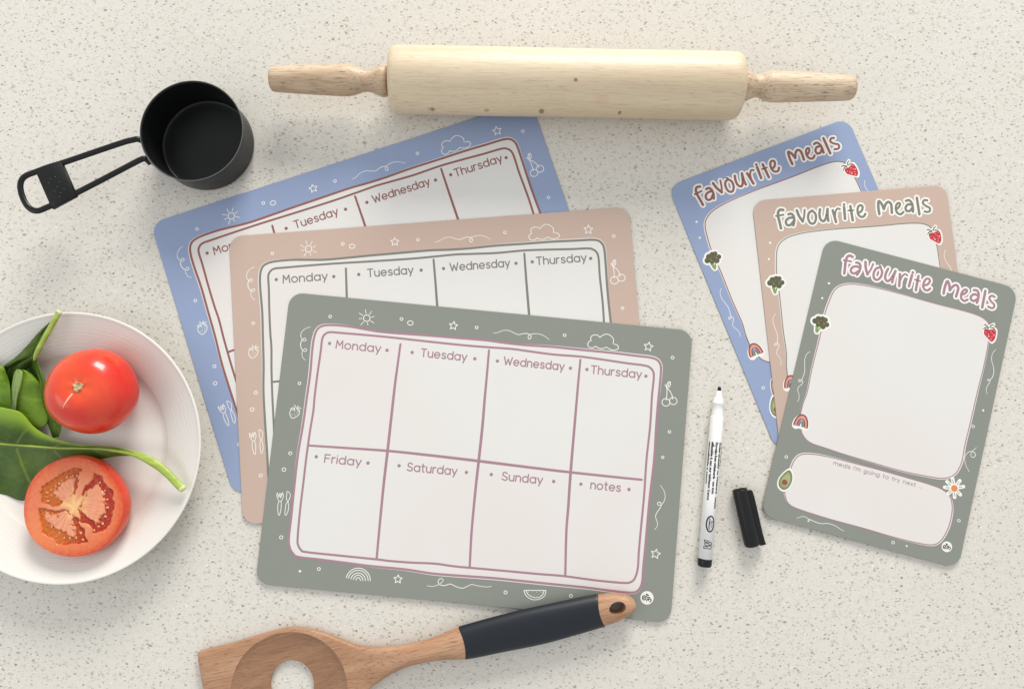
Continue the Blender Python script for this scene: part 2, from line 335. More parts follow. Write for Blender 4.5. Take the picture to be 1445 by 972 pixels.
def make_print(ink_mat, parents):
    first = parents[0]; parts = []
    z = TH
    # panel
    i = Ink(z+.012); o_ = cr(OUT, 6, True); ctr = o_.mean(0)
    # white paper area peeks out a hair past the outer line
    nrm = np.roll(o_, -1, 0)-np.roll(o_, 1, 0); nrm = np.stack([nrm[:, 1], -nrm[:, 0]], 1); nrm /= np.hypot(nrm[:, 0], nrm[:, 1])[:, None]
    sgn = np.sign(((o_-ctr)*nrm).sum(1).mean())
    ph = np.linspace(0, 2*math.pi, len(o_), endpoint=False)
    off = 1.9+1.0*np.sin(ph*3+.8)
    i.fill(F_(o_+nrm*sgn*off[:, None])); parts.append(('writing_panel', i, 'panel'))
    i = Ink(z+.04); i.stroke(F_(cr(OUT, 5, True)), 3.2*PX, True); parts.append(('border_line', i, 'ink'))
    i = Ink(z+.04); i.stroke(F_(cr(INN, 5, True)), 3.0*PX, True); parts.append(('border_line', i, 'ink'))
    for g in GRID:
        i = Ink(z+.045+.004*len(parts) % .02); i.stroke(F_(cr(g, 5)), 3.9*PX, False, .75, .8); parts.append(('grid_line', i, 'ink'))
    for k, (tx, a, b) in enumerate(DAYS):
        i = Ink(z+.045); word(i, tx, fr(*a), fr(*b), 7.7*PX, 1.75*PX)
        for d in DOTS[2*k:2*k+2]: i.disc(fr(*d), 2.35*PX)
        parts.append(('day_name' if tx != 'notes' else 'notes_heading', i, 'ink'))
    wd = 1.1*PX
    for (x, y, r) in RINGS:
        i = Ink(z+.03); c = fr(x, y)
        if r < 1: i.disc(c, 1.7*PX)
        else: i.stroke(arc(c[0], c[1], r*PX, r*PX*.93, 0, 345, 15)[:-1], 1.05*PX, True)
        parts.append(('ring_doodle', i, 'white_ink'))
    i = Ink(z+.03); c = fr(579, 455.7); i.stroke(arc(c[0], c[1], 3.9*PX, 3.1*PX, 0, 345, 15), 1.1*PX, True); parts.append(('oval_doodle', i, 'white_ink'))
    i = Ink(z+.03); c = fr(517.6, 448.9); i.stroke(arc(c[0], c[1], 4.7*PX, 4.7*PX, 0, 345, 18), wd, True)
    for (ex, ey) in ((750,175),(806,190),(830,238),(828,297),(772,315),(707,315),(692,257),(692,205)):
        e = np.array(fr(400+ex/6.482, 410+ey/6.482)); v = e-np.array(c); L = np.hypot(*v); i.stroke([np.array(c)+v/L*6.8*PX, e], wd, False, .8, .8)
    parts.append(('sun_doodle', i, 'white_ink'))
    for (x, y, R) in STARS:
        i = Ink(z+.03); c = np.array(fr(x, y)); a0 = random.uniform(-.15, .15)+math.pi/2
        pt = [c+PX*(R if k % 2 == 0 else R*.48)*np.array([math.cos(a0+k*math.pi/5), math.sin(a0+k*math.pi/5)]) for k in range(10)]
        for k in range(10): i.stroke([pt[k], pt[(k+1) % 10]], wd)
        parts.append(('star_doodle', i, 'white_ink'))
    for (q, pts) in SQ:
        i = Ink(z+.03); i.stroke(cr(tr(fr, *q, pts), 5), 1.1*PX, False, .6, .6); parts.append(('squiggle_doodle', i, 'white_ink'))
    def multi(nm, q, strokes, w=wd, extra=None):
        i = Ink(z+.03)
        for s_ in strokes: i.stroke(cr(tr(fr, *q, s_), 5), w)
        if extra: extra(i)
        parts.append((nm, i, 'white_ink'))
    multi('cloud_doodle', CL, CLOUD, 1.1*PX)
    def ce(i):
        for (x, y, r) in ((285,730,108),(488,692,104)):
            c = fr(925+x/19.45, 530+y/19.45); i.stroke(arc(c[0], c[1], r/19.45*PX, r/19.45*PX*.95, 0, 345, 18), wd, True)
    multi('cherry_doodle', CH, CHERRY, wd, ce)
    def be(i):
        for (x, y) in ((680,455),(740,450),(615,470),(650,510),(720,500),(770,430)): i.disc(fr(380+x/19.44, 560+y/19.44), .55*PX, n=8)
    multi('strawberry_doodle', ST, BERRY, .95*PX, be)
    multi('fork_doodle', KF, FORK, .9*PX); multi('knife_doodle', KF, KNIFE, .9*PX)
    i = Ink(z+.03); c = fr(350+943/6.073, 680+842/6.073)
    for rx, ry in ((102,102),(84,84),(61,62),(40,44),(19,24)): i.stroke(arc(c[0], c[1], rx/6.073*PX, ry/6.073*PX, 5, 172, 16), wd)
    parts.append(('rainbow_doodle', i, 'white_ink'))
    WM = (730,820,28.9)
    def we(i):
        for (x, y) in ((460,420),(560,540),(620,420),(700,540),(780,440),(860,520),(930,420),(970,560),(800,590),(1010,440)): i.disc(fr(730+x/28.9, 820+y/28.9), .4*PX, .7*PX, 8)
    multi('watermelon_doodle', WM, [[(300,358),(1165,362)],[(270,365),(330,530),(440,650),(600,730),(740,745),(900,715),(1050,640),(1140,520),(1165,370)],[(355,370),(430,510),(540,600),(700,650),(850,650),(960,600),(1050,500),(1090,370)]], wd, we)
    i = Ink(z+.03); i.disc(fr(913, 843), 9.1*PX, n=36); parts.append(('logo_disc', i, 'white_ink'))
    i = Ink(z+.06); LG = (890,820,24.3)
    for s_ in LOGO: i.stroke(cr(tr(fr, *LG, s_), 5), 1.45*PX)
    parts.append(('logo_mark', i, 'dark_ink'))
    place(parts, parents, ink_mat)
LOGO = [[(415,560),(500,545),(490,490),(440,485),(405,540),(420,605),(475,625),(525,580)],[(548,425),(545,480),(575,540),(650,540)],[(550,430),(610,475)],[(545,665),(570,610),(610,590),(615,650)],[(615,605),(670,590),(700,635),(660,705)]]
def place(parts, parents, ink_mats):
    """first board gets the built parts, the others share their mesh data with their own ink"""
    NEST = {'title_lettering': 'title_outline', 'logo_mark': 'logo_disc', 'rainbow_band': 'rainbow_sticker', 'broccoli_stem': 'broccoli_sticker', 'broccoli_head': 'broccoli_sticker',
            'broccoli_floret': 'broccoli_sticker', 'broccoli_face': 'broccoli_sticker', 'strawberry_body': 'strawberry_sticker', 'strawberry_leaf': 'strawberry_sticker', 'strawberry_seeds': 'strawberry_sticker',
            'avocado_skin': 'avocado_sticker', 'avocado_flesh': 'avocado_sticker', 'avocado_pit': 'avocado_sticker', 'daisy_petal_lines': 'daisy_sticker', 'daisy_centre': 'daisy_sticker',
            'grid_line': 'writing_panel', 'day_name': 'writing_panel', 'notes_heading': 'writing_panel', 'small_lettering': 'notes_panel'}
    made = [{}, {}, {}]
    for nm, ink, mk in parts:
        up = NEST.get(nm); src = ink.build(nm, MAT[ink_mats[0]] if mk == 'ink' else MAT[mk], made[0].get(up, parents[0])); made[0][nm] = src
        for k in (1, 2):
            c = src.copy()
            if mk == 'ink':
                c.data = src.data.copy(); c.data.materials[0] = MAT[ink_mats[k]]
            col.objects.link(c); c.parent = made[k].get(up, parents[k]); made[k][nm] = c

bl = make_board('weekly_planner', 'blue framed weekly planner board at the back of its stack, corner under the rolling pin', 'planner board', 'magnetic weekly planners', PB, (297, 210), 10, 0, MAT['blue'])
pk = make_board('weekly_planner', 'dusty pink framed weekly planner board in the middle of its stack', 'planner board', 'magnetic weekly planners', PP, (297, 210), 10, .76, MAT['pink'])
gr = make_board('weekly_planner', 'sage green framed weekly planner board on top, all seven days visible', 'planner board', 'magnetic weekly planners', PG, (297, 210), 10, 1.52, MAT['green'])
make_print(('mauve', 'olive', 'maroon'), (gr, pk, bl))

# ---- favourite meals board, traced in the frame of the front one
FG, FP, FB = (2.8134, .0256, -.2604), (2.6564, .5259, .0871), (2.2727, .9063, .3711)
WH = (146.7, 209.9)
fr = Frame(FG, 2.2)
BIG = [(1163.8,443.6),(1168.5,429.4),(1175.6,412.8),(1183.9,404.6),(1198.1,401),(1219.4,402.7),(1243.1,407.6),(1271.5,414.7),(1299.9,422.8),(1328.3,430.6),(1356.7,437.7),(1378,444.3),(1389.8,450.7),(1395.8,460),(1394.6,483.9),(1387.5,519.4),(1379.2,552.5),(1368.3,600),(1361.7,626.7),(1357.6,649.4),(1351.4,663.8),(1343.2,671.6),(1330.8,674.5),(1312.3,672.4),(1271.2,664),(1228,651.6),(1193.5,641.5),(1163.8,631.6),(1144.1,624.7),(1134.2,615.6),(1130,604.4),(1129.3,587.2),(1133,569.9),(1139,553),(1146,519.4),(1155.5,481.5),(1159.1,465)]
SMALL = [(1115.7,661.2),(1121.9,647.7),(1131.7,641),(1150,640.9),(1174.9,645.6),(1199.8,651.9),(1237.2,661.6),(1274.5,672.1),(1311.9,683.2),(1330,690.5),(1340.1,699.8),(1343.4,711.1),(1343.2,723.5),(1339,742),(1330.8,758.4),(1322.6,766.3),(1312.3,768.3),(1291.7,765),(1260.9,757.4),(1218.1,744.9),(1168.8,731.4),(1126.8,718),(1113.2,710.6),(1108.3,700.7),(1107.5,690.9),(1110,676)]
L1 = (1170,350,11.115); L2 = (1290,370,11.115)
TITLE = [(L1,[(368,140),(320,120),(280,145),(258,210),(248,300),(236,400)],30),(L1,[(228,190),(345,212)],20),
 (L1,[(425,230),(470,240),(490,290),(475,360),(437,420)],28),(L1,[(485,310),(430,290),(370,300),(340,340),(350,385),(400,398),(455,365)],27),
 (L1,[(570,218),(573,310),(600,415)],30),(L1,[(600,415),(650,340),(690,250)],20),
 (L1,[(800,302),(735,325),(697,400),(705,475),(755,500),(810,450),(830,370),(800,302)],26),
 (L1,[(925,325),(888,400),(880,480),(915,520),(970,480),(1040,360)],27),(L1,[(1040,360),(1005,460),(988,540)],28),
 (L1,[(1110,410),(1105,500),(1098,598)],30),(L1,[(1105,530),(1140,450),(1190,408),(1225,430)],20),
 (L1,[(1298,425),(1275,510),(1250,600)],30),(L1,[(1311,383),(1312,386)],30),
 (L2,[(65,218),(45,330),(25,440)],30),(L2,[(8,272),(92,296)],16),
 (L2,[(145,365),(205,350),(245,300),(230,262),(185,265),(150,320),(140,385),(165,430),(210,442),(250,412)],25),
 (L2,[(460,490),(480,390),(518,298),(548,350),(556,440)],30),(L2,[(556,440),(605,380),(660,358),(690,400),(680,460),(655,540)],29),
 (L2,[(745,510),(795,490),(828,450),(805,428),(765,450),(735,510),(742,575),(785,608),(835,588)],25),
 (L2,[(935,437),(985,445),(1010,500),(1003,570),(982,635)],28),(L2,[(1000,525),(945,502),(895,530),(888,580),(935,608),(990,575)],27),
 (L2,[(1115,450),(1090,580),(1065,708)],30),(L2,[(1260,545),(1215,525),(1178,560),(1205,615),(1255,670),(1240,715),(1200,718),(1160,695)],24)]
def make_fav(ink_mats, parents):
    z = TH; parts = []
    for nm, outl in (('writing_panel', BIG), ('notes_panel', SMALL)):
        i = Ink(z+.01); o_ = cr(outl, 6, True); nr = np.roll(o_, -1, 0)-np.roll(o_, 1, 0); nr = np.stack([nr[:, 1], -nr[:, 0]], 1); nr /= np.hypot(nr[:, 0], nr[:, 1])[:, None]
        ph = np.linspace(0, 2*math.pi, len(o_), endpoint=False); off = 1.3+.9*np.sin(ph*2+1.2)
        i.fill(F_(o_+nr*off[:, None])); parts.append((nm, i, 'panel'))
        i = Ink(z+.04); i.stroke(F_(cr(outl, 5, True)), 1.4*PX, True); parts.append(('border_line', i, 'ink'))
    i = Ink(z+.04); word(i, "meals I'm going to try next ...", fr(1176,655), fr(1300,688.5), 3.6*PX, .85*PX, .42); parts.append(('small_lettering', i, 'faint_ink'))
    i = Ink(z+.08); j = Ink(z+.12)
    for q, pts, wdt in TITLE:
        c = cr(tr(fr, *q, pts), 5); i.fat(c, (wdt+68)/11.115*PX); j.fat(c, (wdt*1.15+8)/11.115*PX)
    parts.append(('title_outline', i, 'white_ink')); parts.append(('title_lettering', j, 'ink'))
    for (x, y, r) in ((1169.7,399.8,1.6),(1160.2,420.7,1.5),(1387.4,578.9,1.5),(1279.4,770,1.3)):
        i = Ink(z+.03); i.disc(fr(x, y), r*PX); parts.append(('dot_doodle', i, 'white_ink'))
    for (x, y) in ((1373.1,601.5),(1353,734.2),(1260.2,765),(1109.5,644.4)):
        i = Ink(z+.03); c = fr(x, y); i.stroke(arc(c[0], c[1], 2*PX, 1.8*PX, 0, 340, 12), .9*PX, True); parts.append(('ring_doodle', i, 'white_ink'))
    for q, pts in (((1110,480,9.72),[(325,158),(290,175),(260,220),(247,280),(248,350),(247,430),(225,500),(205,550),(180,570),(163,553),(180,537),(205,548),(222,575),(205,605),(165,640),(150,680),(165,730),(172,790),(150,845)]),
                   ((1360,480,9.72),[(438,130),(400,170),(382,230),(385,290),(405,360),(412,420),(400,490),(370,535),(345,552),(322,545),(345,538),(358,565),(340,600),(312,650),(308,690),(320,738)]),
                   ((1230,600,4.86),[(670,318),(645,270),(638,220),(655,190),(680,178),(702,185),(712,203),(700,219),(682,212),(682,190),(700,168),(718,152)]),
                   ((1070,560,4.05),[(220,692),(255,682),(282,692),(292,708),(284,710),(290,698),(320,710),(355,722),(400,722),(440,735),(470,755),(490,765)])):
        i = Ink(z+.03); i.stroke(cr(tr(fr, *q, pts), 5), .95*PX, False, .6, .6); parts.append(('squiggle_doodle', i, 'white_ink'))
    U = math.pi/180
    # rainbow sticker
    rc = fr(1129.5, 601); k = PX
    def el(rx, ry, a0=0, a1=180, n=20): return [(rc[0]+x, rc[1]+y) for x, y in arc(0, 0, rx*k, ry*k, a0, a1, n)]
    i = Ink(z+.08); i.fat(el(6.5, 10.5), 11.5*k); i.disc((rc[0], rc[1]+4*k), 8*k); parts.append(('rainbow_sticker', i, 'white_ink'))
    for rx, ry, wd, m_ in ((9.6,16,1.9,'purple'),(7.6,13.3,3.2,'orange'),(5.4,10.4,1.5,'purple'),(4.1,8.6,1.3,'lavender'),(3.0,6.9,1.2,'slate'),(1.7,5,1.6,'leafgreen')):
        i = Ink(z+.115); i.stroke(el(rx, ry), wd*k); parts.append(('rainbow_band', i, m_))
    # broccoli sticker
    q = (1090,440,14.45); bl_ = [(868,185,58),(940,145,62),(1020,150,60),(1082,165,48),(1108,262,50),(1030,305,52),(940,255,55),(1010,220,70)]
    i = Ink(z+.08)
    for x, y, r in bl_: i.disc(fr(q[0]+x/q[2], q[1]+y/q[2]), (r+42)/q[2]*k, n=22)
    i.stroke(tr(fr, *q, [(905,300),(905,400)]), 130/q[2]*k); i.stroke(tr(fr, *q, [(990,330),(920,400)]), 90/q[2]*k); parts.append(('broccoli_sticker', i, 'white_ink'))
    i = Ink(z+.115); i.stroke(tr(fr, *q, [(905,290),(903,400)]), 60/q[2]*k); i.stroke(tr(fr, *q, [(975,320),(930,390)]), 28/q[2]*k); parts.append(('broccoli_stem', i, 'stemg'))
    i = Ink(z+.145)
    for x, y, r in bl_: i.disc(fr(q[0]+x/q[2], q[1]+y/q[2]), r/q[2]*k, n=20)
    parts.append(('broccoli_head', i, 'broc'))
    i = Ink(z+.178)
    for x, y in ((880,165),(950,120),(1010,125),(1085,160),(1110,245),(1000,185),(925,185),(1040,290),(960,270)): i.stroke(cr(tr(fr, *q, [(x-22,y+10),(x-5,y-14),(x+22,y-4)]), 4), 13/q[2]*k)
    parts.append(('broccoli_floret', i, 'broc_light'))
    i = Ink(z+.205)
    for x, y in ((935,228),(1050,245)): i.disc(fr(q[0]+x/q[2], q[1]+y/q[2]), .8*k, n=10)
    for x, y in ((958,190),(1035,205)): i.disc(fr(q[0]+x/q[2], q[1]+y/q[2]), .4*k, n=8)
    parts.append(('broccoli_face', i, 'cheek'))
    # strawberry sticker
    q = (1380,440,19.45); body = [(165,520),(200,462),(300,490),(400,480),(478,495),(492,600),(460,740),(410,800),(355,818),(250,710),(172,620)]
    i = Ink(z+.08); b_ = cr(body, 5, True); c0 = b_.mean(0); i.fill(tr(fr, *q, (b_-c0)*1.27+c0))
    for s_ in ([(150,350),(280,410),(430,345)],[(150,460),(300,420),(455,470)]): i.stroke(cr(tr(fr, *q, s_), 5), 95/q[2]*k)
    parts.append(('strawberry_sticker', i, 'white_ink'))
    i = Ink(z+.115); i.fill(tr(fr, *q, b_)); parts.append(('strawberry_body', i, 'red'))
    i = Ink(z+.15)
    for s_ in ([(155,352),(215,365),(285,430)],[(320,410),(370,370),(432,348)],[(140,468),(210,430),(290,440)],[(330,430),(400,440),(462,475)],[(285,420),(268,500)]): i.stroke(cr(tr(fr, *q, s_), 5), 30/q[2]*k, False, .6, .6)
    parts.append(('strawberry_leaf', i, 'leafdark'))
    i = Ink(z+.15)
    for x, y, r in ((215,560,.8),(280,610,.9),(355,545,.9),(290,670,1.5),(435,640,1.3),(385,600,.8),(355,755,1.1),(440,520,.8),(380,690,.9),(215,650,.7)): i.disc(fr(q[0]+x/q[2], q[1]+y/q[2]), r*k, n=10)
    parts.append(('strawberry_seeds', i, 'seedpink'))
    # avocado sticker
    q = (1070,560,4.05); av = np.array([(178,420),(193,450),(188,490),(165,522),(138,526),(118,503),(122,468),(150,434)], float); a_ = cr(av, 6, True); c0 = a_.mean(0)
    for nm, sc_, m_, zz in (('avocado_sticker',1.24,'white_ink',.08),('avocado_skin',1.02,'leafdark',.115),('avocado_flesh',.93,'avo',.15),('avocado_flesh',.66,'avo_in',.185)):
        i = Ink(z+zz); i.fill(tr(fr, *q, (a_-c0)*sc_+c0)); parts.append((nm, i, m_))
    i = Ink(z+.22); i.disc(fr(1070+150/4.05, 560+487/4.05), 4*k, n=18); parts.append(('avocado_pit', i, 'pit'))
    # daisy sticker
    q = (1310,660,16.2); dc = np.array([592.,465.]); i = Ink(z+.08); j = Ink(z+.12)
    for e in ((550,235),(718,290),(800,425),(730,610),(598,668),(445,590),(370,440),(425,312)):
        e = np.array(e, float); v = e-dc; i.stroke(tr(fr, *q, [dc+v*.3, e]), 82/16.2*k); j.stroke(tr(fr, *q, [dc+v*.5, dc+v*.86]), 16/16.2*k)
    i.disc(fr(q[0]+dc[0]/16.2, q[1]+dc[1]/16.2), 6*k)
    parts.append(('daisy_sticker', i, 'white_ink')); parts.append(('daisy_petal_lines', j, 'grey_ink'))
    i = Ink(z+.155); i.disc(fr(q[0]+dc[0]/16.2, q[1]+dc[1]/16.2), 4.6*k, n=20); parts.append(('daisy_centre', i, 'daisy'))
    i = Ink(z+.03); i.disc(fr(1336.1, 771), 7.3*PX, n=32); parts.append(('logo_disc', i, 'white_ink'))
    i = Ink(z+.06); rot = -.14
    for s_ in LOGO:
        s2 = [((x-558)*math.cos(rot)-(y-560)*math.sin(rot), (x-558)*math.sin(rot)+(y-560)*math.cos(rot)) for x, y in s_]
        i.stroke(cr(tr(fr, 1336.1, 771, 24.3/.8, s2), 5), 1.2*PX)
    parts.append(('logo_mark', i, 'dark_ink'))
    place(parts, parents, ink_mats)
fb = make_board('meals_board', 'blue favourite meals board, farthest back of the three, maroon title', 'meals board', 'magnetic favourite meals boards', FB, WH, 10, 0, MAT['blue'])
fp = make_board('meals_board', 'dusty pink favourite meals board between blue and green ones, grey title', 'meals board', 'magnetic favourite meals boards', FP, WH, 10, .76, MAT['pink'])
fg = make_board('meals_board', 'sage green favourite meals board on top, mauve title and daisy sticker', 'meals board', 'magnetic favourite meals boards', FG, WH, 10, 1.52, MAT['green'])
make_fav(('mauve', 'olive', 'maroon'), (fg, fp, fb))

# ------------------------------------------------------------------ solids
def lathe(name, prof, mat, parent, n=64, axis=None, origin=(0, 0, 0), closed=False, mats=None, fm=None):
    """prof: (r, h); axis: unit vector of h, default z; origin mm relative to the parent"""
    ax = Vector(axis).normalized() if axis is not None else Vector((0, 0, 1))
    q = Vector((0, 0, 1)).rotation_difference(ax); org = Vector([float(c) for c in origin])
    V = []; F = []
    for r, h in prof:
        for k in range(n):
            a = 2*math.pi*k/n; p = q @ Vector((r*math.cos(a), r*math.sin(a), h)) + org; V.append(tuple(p))
    m = len(prof)
    for i in range(m-1 if not closed else m):
        j = (i+1) % m
        for k in range(n): F.append([i*n+k, i*n+(k+1) % n, j*n+(k+1) % n, j*n+k])
    return obj(name, V, F, mat, parent, True)
def tube(name, pts, rad, mat, parent, n=14, ry=None, cap=True):
    p = np.array(pts, float); N = len(p); rad = np.broadcast_to(rad, (N,)); ryv = np.broadcast_to(ry if ry is not None else rad, (N,))
    t = np.gradient(p, axis=0); t /= np.linalg.norm(t, axis=1)[:, None]; V = []; F = []
    for i in range(N):
        s = np.cross(t[i], [0, 0, 1.]); s /= max(np.linalg.norm(s), 1e-6); u = np.cross(s, t[i])
        for k in range(n):
            a = 2*math.pi*k/n; V.append(p[i]+s*rad[i]*math.cos(a)+u*ryv[i]*math.sin(a))
    for i in range(N-1):
        for k in range(n): F.append([i*n+k, (i+1)*n+k, (i+1)*n+(k+1) % n, i*n+(k+1) % n])
    if cap: F.append(list(range(n))); F.append(list(range((N-1)*n, N*n))[::-1])
    return obj(name, V, F, mat, parent, True)
def sharp(o, ang=35):
    me = o.data; me.polygons.foreach_set('use_smooth', [True]*len(me.polygons))
    import bmesh
    b = bmesh.new(); b.from_mesh(me); bmesh.ops.recalc_face_normals(b, faces=b.faces)
    for e in b.edges:
        if len(e.link_faces) == 2 and e.calc_face_angle(0) > math.radians(ang): e.smooth = False
    b.to_mesh(me); b.free()

# ---- rolling pin
kn = []
pa, pb = P(547, 112.7, 38), P(1052.5, 122.2, 38); pa[1:] = P(547, 112.9, 24)[1:]; pb[1:] = P(1052.5, 122.4, 24)[1:]
Lb = np.linalg.norm(pb-pa); rz = math.atan2(pb[1]-pa[1], pb[0]-pa[0]); RB = 23.7
pin = thing('rolling_pin', 'pale wooden rolling pin with turned handles lying across the top', 'rolling pin', (*(pa+pb)[:2]/2, 0), rz)
def bk(px, py, r=(.0022, .0016, .004), c=(140, 104, 66), a=.85):
    m = (pa+pb)/2; q = P(px, py, 44)[:2]-m[:2]; cc, ss = math.cos(rz), math.sin(rz); x, y = q[0]*cc+q[1]*ss, -q[0]*ss+q[1]*cc
    y = max(-RB+.5, min(RB-.5, y)); zz = 24+math.sqrt(RB*RB-y*y); return ((x*MM, y*MM, zz*MM), r, c, a)
MAT['barrel'] = wood('pale_beech', (219, 202, 174), (204, 183, 150), (180, 156, 122), .42, (2.2, 34, 34), .55, (bk(765.5,152),bk(686,148,(.0022,.0008,.003),(150,124,86),.6),bk(607,160,(.0014,.001,.003)),bk(812,115,(.0016,.0014,.003)),bk(850,137,(.006,.0028,.006),(214,160,134),.3),bk(879,157,(.0015,.0013,.003)),bk(606,148,(.0035,.0008,.003),(150,128,88),.5)), .25)
MAT['handle_wood'] = wood('raw_handle_wood', (212, 192, 164), (186, 160, 130), (144, 112, 82), .5, (9, 100, 100), .9, (), .7)
xs = Lb/2
prof = [(.01, -xs+.4), (3, -xs+.3), (16, -xs-.1), (RB-4.2, -xs+.2), (RB-2.2, -xs+1.0), (RB-.8, -xs+2.6), (RB-.1, -xs+5), (RB, -xs+9)]
prof = prof+[(RB+.15*math.sin(k), -xs+9+(2*xs-18)*k/8) for k in range(1, 8)]+[(r, -h) for r, h in prof[::-1]]
lathe('barrel', prof, MAT['barrel'], pin, 96, (1, 0, 0), (0, 0, 24))
S = 1/2.03
def hprof(lst, sgn, base):
    return [(r*S, sgn*(abs(x-base)*S)) for x, r in lst]
hl = [(543.5,.01),(543.4,12),(543,20),(541,22),(537,22.8),(532,22),(527,19.5),(521,16.8),(514,15.6),(508,16.2),(502,18.5),(495,21),(486,22.4),(475,22.4),(450,21.4),(420,20.2),(395,19),(383,18.3),(380,17.3),(378.4,15),(378,10),(378,.01)]
hr = [(1053,.01),(1053,14),(1053.3,21),(1055,22.6),(1059,22.6),(1064,21),(1069,18),(1074,16),(1079,15.8),(1085,18.5),(1091,21.4),(1098,22.4),(1110,22.3),(1140,20.9),(1170,19.6),(1200,18.3),(1206,17.6),(1209.5,15.5),(1211,11),(1211,.01)]
for lst, sg, base in ((hl, -1, 547), (hr, 1, 1052.5)):
    tip = P(378, 111, 30) if sg < 0 else P(1211, 124, 30); tip = np.linalg.norm((tip-(pa+pb)/2)[:2])-xs; k_ = tip/abs(lst[-1][0]-base)
    pr = [(r*S, sg*(xs+abs(x-base)*k_)) for x, r in lst]
    o = lathe('handle', pr, MAT['handle_wood'], pin, 48, (1, 0, 0), (0, .6 if sg > 0 else -.9, 23.6))
    k_ = .15
MAT['steel'] = NT('dark_steel', .35, Metallic=1.0).m; MAT['steel'].node_tree.nodes['Principled BSDF'].inputs['Base Color'].default_value = srgb(96, 60, 54)
lathe('axle', [(.01, -xs-2.2), (1.6, -xs-2.2), (1.6, xs+2), (.01, xs+2)], MAT['steel'], pin, 16, (1, 0, 0), (0, -.4, 24))

# ---- measuring cup
MAT['black_metal'] = plain('black_coated_steel', (14, 15, 15), .3, .15, 90, .03, 1400, Specular_IOR_Level=.35)
MAT['black_satin'] = plain('black_satin_coat', (17, 18, 18), .4, .15, 90, .04, 900, Specular_IOR_Level=.3)
HC = 32; rim = P(270, 184.3, HC); base = P(296, 207, 0)
cupc = np.array([rim[0], rim[1], 0])
RR = (np.linalg.norm(P(342, 184.3, HC)-P(198, 184.3, HC))/2 + np.linalg.norm(P(270, 253.5, HC)-P(270, 115.5, HC))/2)/2
cup = thing('measuring_cup', 'black metal measuring cup with an open wire handle', 'measuring cup', cupc)
Rb_ = RR-.9
cp = [(.01, .3), (Rb_-3, .3), (Rb_-1.6, .7), (Rb_-.4, 2), (Rb_, 4), (RR-.5, HC-3), (RR, HC-1.2), (RR+.4, HC-.4), (RR+.1, HC), (RR-.4, HC-.1), (RR-.8, HC-1.5), (Rb_-.7, 4), (Rb_-.75, 2.2), (Rb_-1.0, 1.7), (Rb_-1.5, 1.5), (Rb_-1.9, 1.15), (Rb_-2.4, 1.05), (Rb_-6, 1.0), (8, 1.2), (.01, 1.25)]
lathe('cup_body', cp, MAT['black_satin'], cup, 120)
def cl(px, py, z): return P(px, py, z-9.5)-cupc
t_ = np.linspace(0, 2*math.pi, 10)
lathe('rim', [(RR+.45+.28*math.cos(a), HC-.25+.28*math.sin(a)) for a in t_], plain('pale_grey_rim', (112, 112, 108), .3, .4, 120), cup, 120)  # thin ring coloured a paler grey than the cup coat
HW = [(212.5,231,35.5),(208,226,38),(203.5,224,39.5),(197,226.2,40),(180,235,40),(140,256,39.5),(105.2,274,39),(85,284.5,39),(69.2,291.5,39),(55.4,297.2,39),(46,296.5,39),(38.5,290.5,39),(33,281,39),(29.5,270,39),(28.8,260.5,39),(31.5,252.8,39),(38,247.5,39),(49.8,243,39),(70,235.5,39),(88.6,230,39),(140,212.5,39.5),(175,200.8,40),(188,197.6,40.2),(194,196.6,40),(200,198.5,38.5),(204,202,35)]
tube('wire_handle', cr([cl(*q) for q in HW], 5), 2.15, MAT['black_metal'], cup, 12, 1.5)
pl = [cl(49.8,242.2,41), cl(85.8,228.4,41), cl(106.6,276,41), cl(72.5,294.3,41)]
V = []; 
pc = sum(pl)/4
for z_, sc_ in ((-3.9, .97), (-3.6, 1), (-.35, 1), (0, .965)):
    V += [pc+(p-pc)*np.array([sc_, sc_, 1])+np.array([0, 0, z_]) for p in pl]
F = [[3, 2, 1, 0], [12, 13, 14, 15]]+[[k*4+i, k*4+(i+1) % 4, (k+1)*4+(i+1) % 4, (k+1)*4+i] for k in range(3) for i in range(4)]
o = obj('size_plate', V, F, plain('black_grained_plate', (14, 15, 15), .5, .2, 400, .25, 2600, Specular_IOR_Level=.3), cup); sharp(o, 60)
# stamped size mark on the plate: tiny dots worn into the coat
i = Ink(.02); u = (pl[1]-pl[0]); v = (pl[3]-pl[0])
for (a, b) in ((.28,.38),(.40,.30),(.36,.62),(.52,.55),(.55,.72),(.66,.45),(.60,.30),(.72,.66),(.45,.80)):
    q = pl[0]+u*a+v*b; i.disc(q[:2], .42, .3, 8)
o = i.build('stamped_mark', plain('worn_grey', (84, 82, 80), .5), cup); o.location.z = (41-9.5)*MM

# ---- plate
ZR = 21
pcen = (P(91.5, 630, ZR)); pR = (np.linalg.norm(P(283.5, 630, ZR)-P(91.5, 630, ZR)) + np.linalg.norm(P(91.5, 438, ZR)-P(91.5, 822, ZR))/2)/2
plate = thing('plate', 'white porcelain side plate with ribbed rim holding tomatoes and spinach', 'plate', (pcen[0], pcen[1], 0))
t = NT('white_porcelain', .34); t.base(t.mix(t.noise(t.coord(), 20, 2).outputs[0], srgb(224, 221, 213), srgb(220, 217, 209))); MAT['porcelain'] = t.m
k_ = pR/95.
top = [(.01, 4.2), (20, 4.2), (45, 4.3), (56, 4.5), (60, 5), (63, 6.1), (65.5, 7.6)]
for q in range(0, 170):
    r = 66+q*.155; f = (r-66)/26.5
    z_ = 8+12*f**.92
    amp = (.035+.03*math.sin(r*1.7)+.02*math.sin(r*4.1))*min(1, max(0, (r-68)/2))*min(1, max(0, (91-r)/2)); z_ += amp*math.cos(r*2*math.pi/1.55)
    top.append((r, z_))
